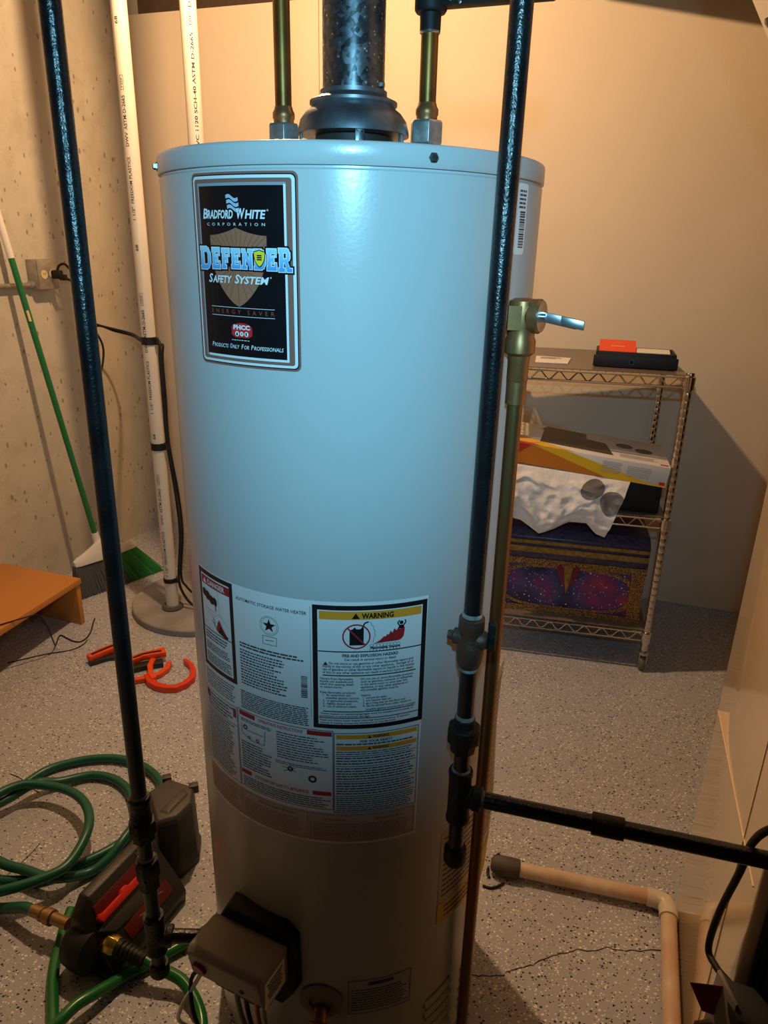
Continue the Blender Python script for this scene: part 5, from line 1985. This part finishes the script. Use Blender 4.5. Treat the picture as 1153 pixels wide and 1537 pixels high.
for (u_, d_) in ((0, 0), (CW, 0), (CW, CD), (0, CD)):
    mb = MB()
    o_ = ct(u_, d_, 0)
    mb.lathe([(0.008, 0.100), (0.008, 0.078), (0.018, 0.076), (0.018, 0.068), (0.0, 0.068)], o_, seg=20)
    for k in (-1, 1):
        mb.box(o_ + c1 * 0.012 * k + c2 * 0.008 + Z * 0.050, c1 * 0.0012, c2 * 0.014, Z * 0.022)
    cst = mb.build('caster', steel, cart)
    mb = MB()
    mb.lathe([(0.008, -0.010), (0.026, -0.010), (0.0290, -0.006), (0.0290, 0.006), (0.026, 0.010), (0.008, 0.010)], o_ + c2 * 0.012 + Z * 0.0290, c1, seg=28)
    mb.build('wheel', mat('worn_grey_wheel', (0.16, 0.14, 0.11), rough=0.6), cst)

ZT, ZM, ZB = 1.0432, 0.5792, 0.1572
# black tray with cards
t1 = V(0.962, -0.273, 0)
t2 = V(0.273, 0.962, 0)
tr0 = V(0.672, 2.350, ZT)      # front left corner


def trp(a, b, z):
    return tr0 + t1 * a + t2 * b + Z * z


tray = thing('black_tray', trp(.125, .075, 0), 'open black tray box on the top shelf of the cart', 'tray')
TW, TD, TH = 0.245, 0.150, 0.048
mb = MB()
mb.box(trp(TW / 2, TD / 2, 0.004), t1 * TW / 2, t2 * TD / 2, Z * 0.004)
mb.build('base', rubber, tray, bevel=0.001)
for nm, c, ax, ay in (('front_side', (TW / 2, 0.004), t1 * TW / 2, t2 * 0.004), ('back_side', (TW / 2, TD - 0.004), t1 * TW / 2, t2 * 0.004), ('end_side', (0.004, TD / 2), t1 * 0.004, t2 * TD / 2), ('end_side', (TW - 0.004, TD / 2), t1 * 0.004, t2 * TD / 2)):
    mb = MB()
    mb.box(trp(c[0], c[1], TH / 2), ax, ay, Z * TH / 2)
    mb.build(nm, rubber, tray, bevel=0.002)
mb = MB()
mb.box(trp(TW / 2, -0.006, TH * 0.42), t1 * (TW / 2 + 0.006), t2 * 0.006, Z * TH * 0.38)
mb.build('front_lip', rubber, tray, bevel=0.003)
mb = MB()
mb.lathe([(0.0085, 0), (0.0085, 0.0012), (0.0065, 0.0012), (0.0065, 0.0)], trp(TW * .46, -0.012, TH * .42), -t2, seg=20)
mb.build('round_mark', mat('tray_mark', (0.05, 0.05, 0.05), rough=0.4), tray)


def card(name, a0, a1, b0, z0, b1, z1, material, label, cat):
    m_ = MB()
    th = 0.0015
    P = [trp(a0, b0, z0), trp(a1, b0, z0), trp(a1, b1, z1), trp(a0, b1, z1)]
    m_.loft([P, [p + Z * th for p in P]])
    o_ = m_.build(name, material, smooth=False)
    tag(o_, label, cat)
    return o_, P


oc_, P = card('orange_card', 0.008, 0.122, 0.006, 0.0490, 0.105, 0.074, mat('orange_card_stock', (0.85, 0.075, 0.02), rough=0.5), 'bright orange card leaning in the black tray', 'card')
m_ = MB()


def ocm(u, v):
    p_ = P[0] + (P[1] - P[0]) * u + (P[3] - P[0]) * v
    return p_ + Z * 0.0018


fine_print(m_, 0.32, 0.70, 0.38, 0.50, 1, ocm, 0.6, 71, .05, .05, .09)
fine_print(m_, 0.42, 0.60, 0.74, 0.80, 1, ocm, 0.5, 72, .05, .05, .09)
m_.build('card_print', mat('card_print_orange', (0.95, 0.35, 0.08), rough=.5), oc_, smooth=False)
card('white_card', 0.124, 0.225, 0.010, 0.0485, 0.055, 0.0560, mat('white_card_stock', (0.78, 0.72, 0.64), rough=0.5), 'small white card lying in the black tray', 'card')
# paper on the shelf
mb = MB()
pq = [V(0.487, 2.392, ZT + .0008), V(0.590, 2.372, ZT + .0008), V(0.632, 2.505, ZT + .0008), V(0.520, 2.545, ZT + .0008)]
mb.loft([pq, [p + Z * 0.002 for p in pq]])
pap = tag(mb.build('paper_slip', mat('paper_slip_white', (0.78, 0.74, 0.70), rough=0.5), smooth=False), 'folded white paper slip on the top shelf of the cart', 'paper')
m_ = MB()
pmap = lambda u, v: pq[0] + (pq[1] - pq[0]) * u + (pq[3] - pq[0]) * v + Z * 0.0024
fine_print(m_, 0.15, 0.85, 0.55, 0.85, 3, pmap, .4, 73, .3, .06, .14)
m_.build('slip_print', ink_grey, pap, smooth=False)

# product box on the middle shelf, raised on a black case
cs_ = thing('black_case', ct(.13, .14, ZM), 'plain black case under the yellow and white product box', 'case')
mb = MB()
mb.box(ct(0.137, 0.175, ZM + 0.0533), c1 * 0.115, c2 * 0.145, Z * 0.0533)
mb.build('case_body', rubber, cs_, bevel=0.005)
mb = MB()
mb.box(ct(0.137, 0.175, ZM + 0.064), c1 * 0.1162, c2 * 0.1462, Z * 0.0015)
mb.build('case_seam', rubber, cs_)
pbx = thing('product_box', ct(.26, .12, .70), 'flat white, yellow and red product box on the middle shelf', 'box')
# local frame of the box: front bottom right corner, slightly tilted
g0 = V(0.902, 2.191, 0.6845)
gl = V(-0.965, 0.222, 0.094).normalized()      # to the left along the front
gd = V(0.222, 0.970, 0.050).normalized()
gu = gl.cross(gd).normalized()
if gu.z < 0:
    gu = -gu
BW, BD, BH = 0.520, 0.250, 0.068


def gb(a, b, c):
    return g0 + gl * a + gd * b + gu * c


mb = MB()
mb.box(gb(BW / 2, BD / 2, BH / 2), gl * BW / 2, gd * BD / 2, gu * BH / 2)
mb.build('carton', mat('carton_white', (0.78, 0.74, 0.68), rough=0.4), pbx, bevel=0.001)


def curve_fill(m_, up_, lo_, fm_, n=24, a0=0.0, a1=1.0):
    for i in range(n):
        x0, x1 = a0 + (a1 - a0) * i / n, a0 + (a1 - a0) * (i + 1) / n
        p = [(x0, lo_(x0)), (x1, lo_(x1)), (x1, up_(x1)), (x0, up_(x0))]
        poly(m_, p, fm_)


def front_map(l):
    return lambda u, v: gb(BW * (1 - u), -l, BH * v)


def top_map(l):
    return lambda u, v: gb(BW * (1 - u), BD * v, BH + l)


yel = mat('carton_yellow', (0.80, 0.50, 0.02), rough=0.4)
ora = mat('carton_orange', (0.62, 0.19, 0.015), rough=0.4)
redc = mat('carton_red', (0.55, 0.03, 0.03), rough=0.4)
sw = lambda x: max(0.0, min(1.0, 1.30 - 1.42 * x ** 0.75)) if x < 0.92 else 0.03
m_ = MB()
curve_fill(m_, lambda x: max(0.10, min(1, 1.65 - 1.75 * x)), lambda x: 0.0, front_map(0.0006), 30)
curve_fill(m_, lambda x: 0.42 * max(0, 1 - x / 0.42), lambda x: 0.0, top_map(0.0006), 16, 0.0, 0.42)
m_.build('yellow_print', yel, pbx, smooth=False)
m_ = MB()
curve_fill(m_, lambda x: max(0.0, min(1, 1.35 - 2.1 * x)), lambda x: 0.0, front_map(0.0011), 24, 0.0, 0.62)
m_.build('orange_print', ora, pbx, smooth=False)
m_ = MB()
curve_fill(m_, lambda x: 1.0, lambda x: max(0.0, min(1, 6.5 * x)), front_map(0.0016), 10, 0.0, 0.15)
curve_fill(m_, lambda x: 0.20 * max(0, 1 - x / 0.22), lambda x: 0.0, top_map(0.0011), 10, 0.0, 0.22)
for a, v_ in ((0.945, 0.30), (0.955, 0.08)):
    quad(m_, a, v_, a + 0.035, v_ + 0.16, front_map(0.0008), 1) if v_ < .2 else None
quad(m_, 0.94, 0.04, 0.99, 0.09, top_map(0.0008), 1)
m_.build('red_print', redc, pbx, smooth=False)
m_ = MB()
tm = top_map(0.0009)
poly(m_, [(0.20, 0.20), (0.66, 0.13), (0.62, 0.60), (0.22, 0.82)], tm)
poly(m_, [(0.20, 0.80), (0.50, 0.70), (0.50, 0.90), (0.24, 0.97)], tm)
for c in ((0.74, 0.62), (0.86, 0.52)):
    poly(m_, [(c[0] + 0.055 * cos(a * pi / 8), c[1] + 0.10 * sin(a * pi / 8)) for a in range(16)], tm)
m_.build('device_picture', mat('device_picture_dark', (0.06, 0.045, 0.04), rough=0.4), pbx, smooth=False)
m_ = MB()
poly(m_, [(0.115 + 0.085 * cos(a * pi / 10), 0.16 + 0.105 * sin(a * pi / 10)) for a in range(20)], top_map(0.0015))
m_.build('picture_disc', mat('picture_disc_gold', (0.85, 0.45, 0.06), rough=0.4), pbx, smooth=False)
faint = mat('carton_faint_print', (0.42, 0.40, 0.37), rough=0.5)
for args in ((0.70, 0.95, 0.12, 0.26, 3, top_map(0.0009), .4, 81, .3, .02, .05), (0.60, 0.72, 0.25, 0.85, 6, front_map(0.0009), .4, 82, .1, .01, .03), (0.75, 0.90, 0.25, 0.80, 6, front_map(0.0009), .4, 83, .1, .01, .03)):
    m_ = MB()
    fine_print(m_, *args)
    m_.build('small_print', faint, pbx, smooth=False)['kind'] = 'stuff'

# crumpled white bag
bag = thing('plastic_bag', ct(.34, .1, ZM), 'crumpled white plastic bag with dark discs draped over the middle shelf edge', 'bag')
m_ = MB()
nu, nv = 80, 60
HEM = [(0.0, 0.535), (0.10, 0.560), (0.30, 0.535), (0.46, 0.492), (0.58, 0.515), (0.70, 0.545), (0.84, 0.548), (0.93, 0.515), (1.0, 0.505)]


def lerp_tab(tab, x):
    for (x0, y0), (x1, y1) in zip(tab, tab[1:]):
        if x <= x1:
            return y0 + (y1 - y0) * (x - x0) / (x1 - x0)
    return tab[-1][1]


def crumple(a, b):
    p_ = V(a * 3.0 + b * 0.9, b * 2.4 - a * 0.8, 0.3)
    return (1 - 2 * abs(mnoise.noise(p_ * 1.3))) * 0.6 + (1 - 2 * abs(mnoise.noise(p_ * 2.9 + V(7, 3, 1)))) * 0.4


def bagpt(i, j):
    a = i / nu                      # 0 left .. 1 right
    b = j / nv                      # 0 hanging hem .. 1 back on the shelf
    ub = 0.585 - 0.395 * a          # along the hem
    ut = 0.585 - 0.455 * a          # along the top
    top = 0.7290 - 0.0350 * a
    bot = lerp_tab(HEM, a)
    if b < 0.80:
        t = b / 0.80
        z_ = bot + (top - bot) * t
        u_ = ub + (ut - ub) * t
        d_ = -0.020 - 0.012 * (1 - t) + 0.030 * max(0, t - 0.35) - 0.014 * sin(pi * min(1, t))
    else:
        t = (b - 0.80) / 0.20
        z_ = top + 0.001
        u_ = ut
        d_ = -0.0005 + 0.12 * t
    w_ = crumple(a, b)
    env = min(1.0, 4 * b + 0.5) * min(1.0, max(0.0, (0.86 - b) / 0.22))
    ez = 1.0 if b < 0.6 else max(0.0, (0.8 - b) / 0.2)
    return ct(u_, d_ - 0.019 * w_ * env - 0.007, z_ + 0.006 * ez * crumple(b + 2, a))


vs = [bagpt(i, j) for j in range(nv + 1) for i in range(nu + 1)]
fs = [(j * (nu + 1) + i, j * (nu + 1) + i + 1, (j + 1) * (nu + 1) + i + 1, (j + 1) * (nu + 1) + i) for j in range(nv) for i in range(nu)]
m_.add(vs, fs)
bag_m = mat('white_plastic_film', (0.78, 0.75, 0.72), rough=0.3, bump=0.35, bscale=45)
m_.build('film', bag_m, bag, sharp=180)
for a, b in ((0.770, 0.600), (0.935, 0.480)):
    m_ = MB()
    N_, rows = 24, 8
    vs, fs = [], []
    for r_i in range(rows + 1):
        for k in range(N_):
            t = 2 * pi * k / N_
            aa, bb = a + 0.036 / 0.43 * r_i / rows * cos(t), b + 0.036 / 0.215 * r_i / rows * sin(t)
            vs.append(bagpt(min(1, aa) * nu, bb * nv) - c2 * 0.0022)
    for r_i in range(rows):
        for k in range(N_):
            l = (k + 1) % N_
            fs.append((r_i * N_ + k, r_i * N_ + l, (r_i + 1) * N_ + l, (r_i + 1) * N_ + k))
    m_.add(vs, fs)
    m_.build('disc_print', mat('bag_print_grey', (0.17, 0.15, 0.145), rough=0.4), bag)
m_ = MB()
m_.box(ct(0.500, -0.034, 0.622), c1 * 0.040 + Z * 0.008, c2 * 0.006, Z * 0.012)
m_.build('dark_insert', rubber, bag, bevel=0.006)

# decorated keepsake box on the bottom shelf
kb = thing('keepsake_box', ct(.27, .2, ZB), 'ornate box with galaxy print and gold borders on the bottom shelf', 'box')
KW, KD, KH = 0.520, 0.245, 0.320
ku, kd = 0.026, 0.050


def kp(u, d, z):
    return ct(ku + KW * (1 - u), kd + d, ZB + z)


gal = galaxy_material()
gold = gold_print_material()
gold2 = mat('gold_trim', (0.42, 0.25, 0.06), rough=0.35, metal=0.3, var=0.5, vscale=80)
mb = MB()
mb.box(kp(.5, KD / 2, 0.105), c1 * KW / 2, c2 * KD / 2, Z * 0.105)
mb.build('chest', gal, kb, bevel=0.002)
mb = MB()
mb.loft([[kp(-.006, -.004, .212), kp(1.006, -.004, .212), kp(1.006, KD + .004, .212), kp(-.006, KD + .004, .212)], [kp(-.006, -.004, .290), kp(1.006, -.004, .290), kp(1.006, KD + .004, .290), kp(-.006, KD + .004, .290)], [kp(0, .02, KH), kp(1, .02, KH), kp(1, KD - .02, KH), kp(0, KD - .02, KH)]])
lidk = mb.build('chest_lid', mat('midnight_blue_print', (0.012, 0.016, 0.07), rough=0.3, var=0.7, vscale=60, vcol=(0.07, 0.05, 0.09)), kb, bevel=0.002)
for z0, z1, m__ in ((0.0, 0.022, gold), (0.186, 0.211, gold), (0.236, 0.256, gold2), (0.268, 0.280, gold2)):
    mb = MB()
    mb.box(kp(.5, -0.003 - (0.004 if z0 > .21 else 0), (z0 + z1) / 2), c1 * (KW / 2 + .002), c2 * 0.0025, Z * (z1 - z0) / 2)
    mb.build('gold_band', m__, kb if z0 < .21 else lidk)
for u_ in (0.035, 0.955):
    mb = MB()
    mb.box(kp(u_, -0.003, 0.104), c1 * 0.022, c2 * 0.0025, Z * 0.082)
    mb.build('gold_side', gold, kb)
# oval inner border and heart clasp
m_ = MB()
N_ = 60
vs, fs = [], []
for k in range(N_):
    a = 2 * pi * k / N_
    e_ = 0.6
    x_, y_ = math.copysign(abs(cos(a)) ** e_, cos(a)), math.copysign(abs(sin(a)) ** e_, sin(a))
    vs += [kp(.495 + .415 * x_, -.0012, .104 + .074 * y_), kp(.495 + .445 * x_, -.0012, .104 + .084 * y_)]
for k in range(N_):
    l = (k + 1) % N_
    fs.append((2 * k, 2 * l, 2 * l + 1, 2 * k + 1))
m_.add(vs, fs)
m_.build('oval_border', gold, kb, smooth=False)
for s_ in (-1, 1):
    m_ = MB()
    hp = [(0.5 + s_ * x_, z_) for x_, z_ in ((0.012, .150), (0.030, .185), (0.055, .200), (0.075, .188), (0.070, .165), (0.045, .135), (0.015, .110))]
    m_.loft([[kp(x_, -.005, z_) for x_, z_ in hp], [kp(x_, -.009, z_) for x_, z_ in hp]])
    m_.build('heart_wing', mat('wine_red_gem', (0.16, 0.010, 0.035), rough=0.25), kb, bevel=0.001)
m_ = MB()
hp = [(0.47, .19), (0.5, .215), (0.53, .19), (0.515, .13), (0.5, .085), (0.485, .13)]
m_.loft([[kp(x_, -.006, z_) for x_, z_ in hp], [kp(x_, -.011, z_) for x_, z_ in hp]])
m_.build('clasp', gold2, kb, bevel=0.001)

# ================================================================== FURNACE AT THE RIGHT
fa = V(0.690, 1.236, 0)            # far corner of its side, on the floor
FD, FWD, FH = 0.52, 0.55, 1.48
fu = thing('furnace', fa - E2 * FD / 2 + E1 * FWD / 2, 'glossy beige furnace cabinet with open dark burner compartment', 'furnace')


def fp_(a, b, z):                  # a = into the cabinet, b = from the far corner towards the front
    return fa + E1 * a - E2 * b + Z * z


mb = MB()
mb.box(fp_(0.010, FD / 2, FH / 2), E1 * 0.010, E2 * FD / 2, Z * FH / 2)
sp1 = mb.build('side_panel', furn_paint, fu, bevel=0.006, bseg=3)
mb = MB()
mb.box(fp_(FWD - 0.010, FD / 2, FH / 2), E1 * 0.010, E2 * FD / 2, Z * FH / 2)
mb.build('side_panel', furn_paint, fu, bevel=0.003)
mb = MB()
mb.box(fp_(FWD / 2, 0.010, FH / 2), E1 * (FWD / 2 - .02), E2 * 0.010, Z * FH / 2)
mb.build('back_panel', furn_paint, fu)
mb = MB()
mb.box(fp_(FWD / 2, FD / 2, FH - 0.01), E1 * (FWD / 2 - .02), E2 * (FD / 2), Z * 0.01)
mb.build('top_panel', furn_paint, fu)
mb = MB()
mb.box(fp_(FWD / 2, FD - 0.012, 1.10), E1 * (FWD / 2 - .02), E2 * 0.010, Z * 0.37)
mb.build('upper_door', furn_paint, fu, bevel=0.003)
mb = MB()
mb.box(fp_(FWD / 2, FD * 0.55, 0.365), E1 * (FWD / 2 - .02), E2 * 0.006, Z * 0.36)
mb.build('inner_bulkhead', furn_inner, fu)
mb = MB()
mb.box(fp_(FWD / 2, FD / 2, 0.02), E1 * (FWD / 2 - .02), E2 * (FD / 2 - .02), Z * 0.02)
mb.build('base_pan', furn_inner, fu)
mb = MB()
sa, sb = fp_(-0.0006, 0.012, 0.526), fp_(-0.0006, 0.50, 0.562)
mb.tube([sa, sb], 0.0013, 6)
mb.build('seam_bead', furn_paint, sp1)
# vertical fold line on the side
mb = MB()
mb.box(fp_(-0.0007, 0.40, 0.74), E1 * 0.0008, E2 * 0.0008, Z * 0.73)
mb.build('panel_fold', furn_paint, sp1, smooth=False)
# flared sheet metal plenum on top
mb = MB()
mb.loft([[fp_(0.002, 0.002, FH), fp_(FWD, 0.002, FH), fp_(FWD, FD, FH), fp_(0.002, FD, FH)], [fp_(-0.34, 0.002, 2.05), fp_(FWD, 0.002, 2.05), fp_(FWD, FD, 2.05), fp_(-0.34, FD, 2.05)]])
plm = mb.build('plenum', mat('plenum_sheet_metal', (0.66, 0.60, 0.55), rough=0.4, metal=0.25), fu, bevel=0.003)
for k in range(3):
    mb = MB()
    t = 0.30 + 0.10 * k
    mb.lathe([(0.007, -0.001), (0.007, 0.003), (0.0, 0.005)], fp_(-0.34 * t - 0.002, 0.06, FH + 0.57 * t), (-E1 * 0.86 - Z * 0.51), seg=6)
    mb.build('screw', mat('dull_screw', (0.16, 0.16, 0.17)), plm)
# gas valve and wiring in the open front
mb = MB()
mb.loft([[V(0.487, 0.735, .30), V(0.487, 0.665, .30), V(0.60, 0.63, .30), V(0.61, 0.70, .30)], [V(0.492, 0.735, .425), V(0.497, 0.675, .415), V(0.60, 0.635, .405), V(0.61, 0.70, .415)]])
fgv = mb.build('burner_valve', furn_dark, fu, bevel=0.004)
mb = MB()
mb.loft([[V(0.478, 0.722, .29), V(0.486, 0.665, .29), V(0.490, 0.668, .29), V(0.484, 0.724, .29)], [V(0.490, 0.735, .434), V(0.498, 0.690, .425), V(0.503, 0.692, .425), V(0.496, 0.737, .434)]])
mb.build('mounting_flange', valve_grey, fgv, bevel=0.001)
mb = MB()
mb.lathe([(0.009, 0.0), (0.009, 0.022), (0.006, 0.025), (0.0, 0.025)], V(0.486, 0.712, 0.352), V(-0.9, -0.2, 0.1), seg=14)
mb.build('flange_bolt', valve_iron, fgv)
mb = MB()
rp = [V(0.447, 0.722, .4265), V(0.496, 0.718, .4255), V(0.487, 0.715, .372), V(0.471, 0.718, .376)]
mb.loft([rp, [p + V(0.0003, -0.001, 0) for p in rp]])
mb.build('red_tag', red_tag, fgv, smooth=False)
for pts, r_ in (([(0.62, 0.69, .66), (0.575, 0.725, .60), (0.560, 0.735, .52), (0.556, 0.74, .44), (0.560, 0.74, .38)], .007), ([(0.64, 0.70, .62), (0.60, 0.70, .55), (0.585, 0.69, .48), (0.58, 0.68, .41)], .010)):
    mb = MB()
    mb.tube(smooth_path([V(*p) for p in pts], 6), r_, 10)
    mb.build('wire_bundle', rubber, fu)
mb = MB()
mb.tube(smooth_path([V(0.56, 0.60, .80), V(0.512, 0.655, .765), V(0.486, 0.690, .735), V(0.489, 0.728, .675), V(0.497, 0.750, .603), V(0.503, 0.782, .490), V(0.505, 0.790, .410), V(0.508, 0.768, .400), V(0.512, 0.746, .404), V(0.517, 0.728, .408)], 8), 0.0052, 12)
tag(mb.build('black_power_cord', rubber), 'thick black cord hanging down in front of the beige furnace side', 'cord')

# ================================================================== OVERHEAD
# unseen round tube, added overhead to cast the shadow on the upper wall
du = thing('added_shadow_caster', (0.7, 2.6, 2.2), 'unseen dark round tube added under the joists to shadow the painted wall', 'shadow caster')
mb = MB()
q1, q2 = BULB + (V(0.728, 2.902, 2.197) - BULB) * 0.80, BULB + (V(1.21, 2.739, 2.089) - BULB) * 0.80
qd = (q2 - q1)
dn = (q1 - BULB).cross(qd).normalized()
if dn.z < 0:
    dn = -dn
mb.tube([q1 + dn * 0.078, q1 + qd * 1.0 + dn * 0.078, q1 + qd * 2.0 + dn * 0.078], 0.078, 36)
mb.build('caster_tube', furn_dark, du)
for t in (0.0, 1.2):
    mb = MB()
    c = q1 + qd * t + dn * 0.078
    mb.tube([c, V(c.x, c.y, 2.645)], 0.004, 8)
    mb.build('caster_hanger', steel, du)

for o in list(bpy.data.objects):
    if '_o' in o:
        del o['_o']
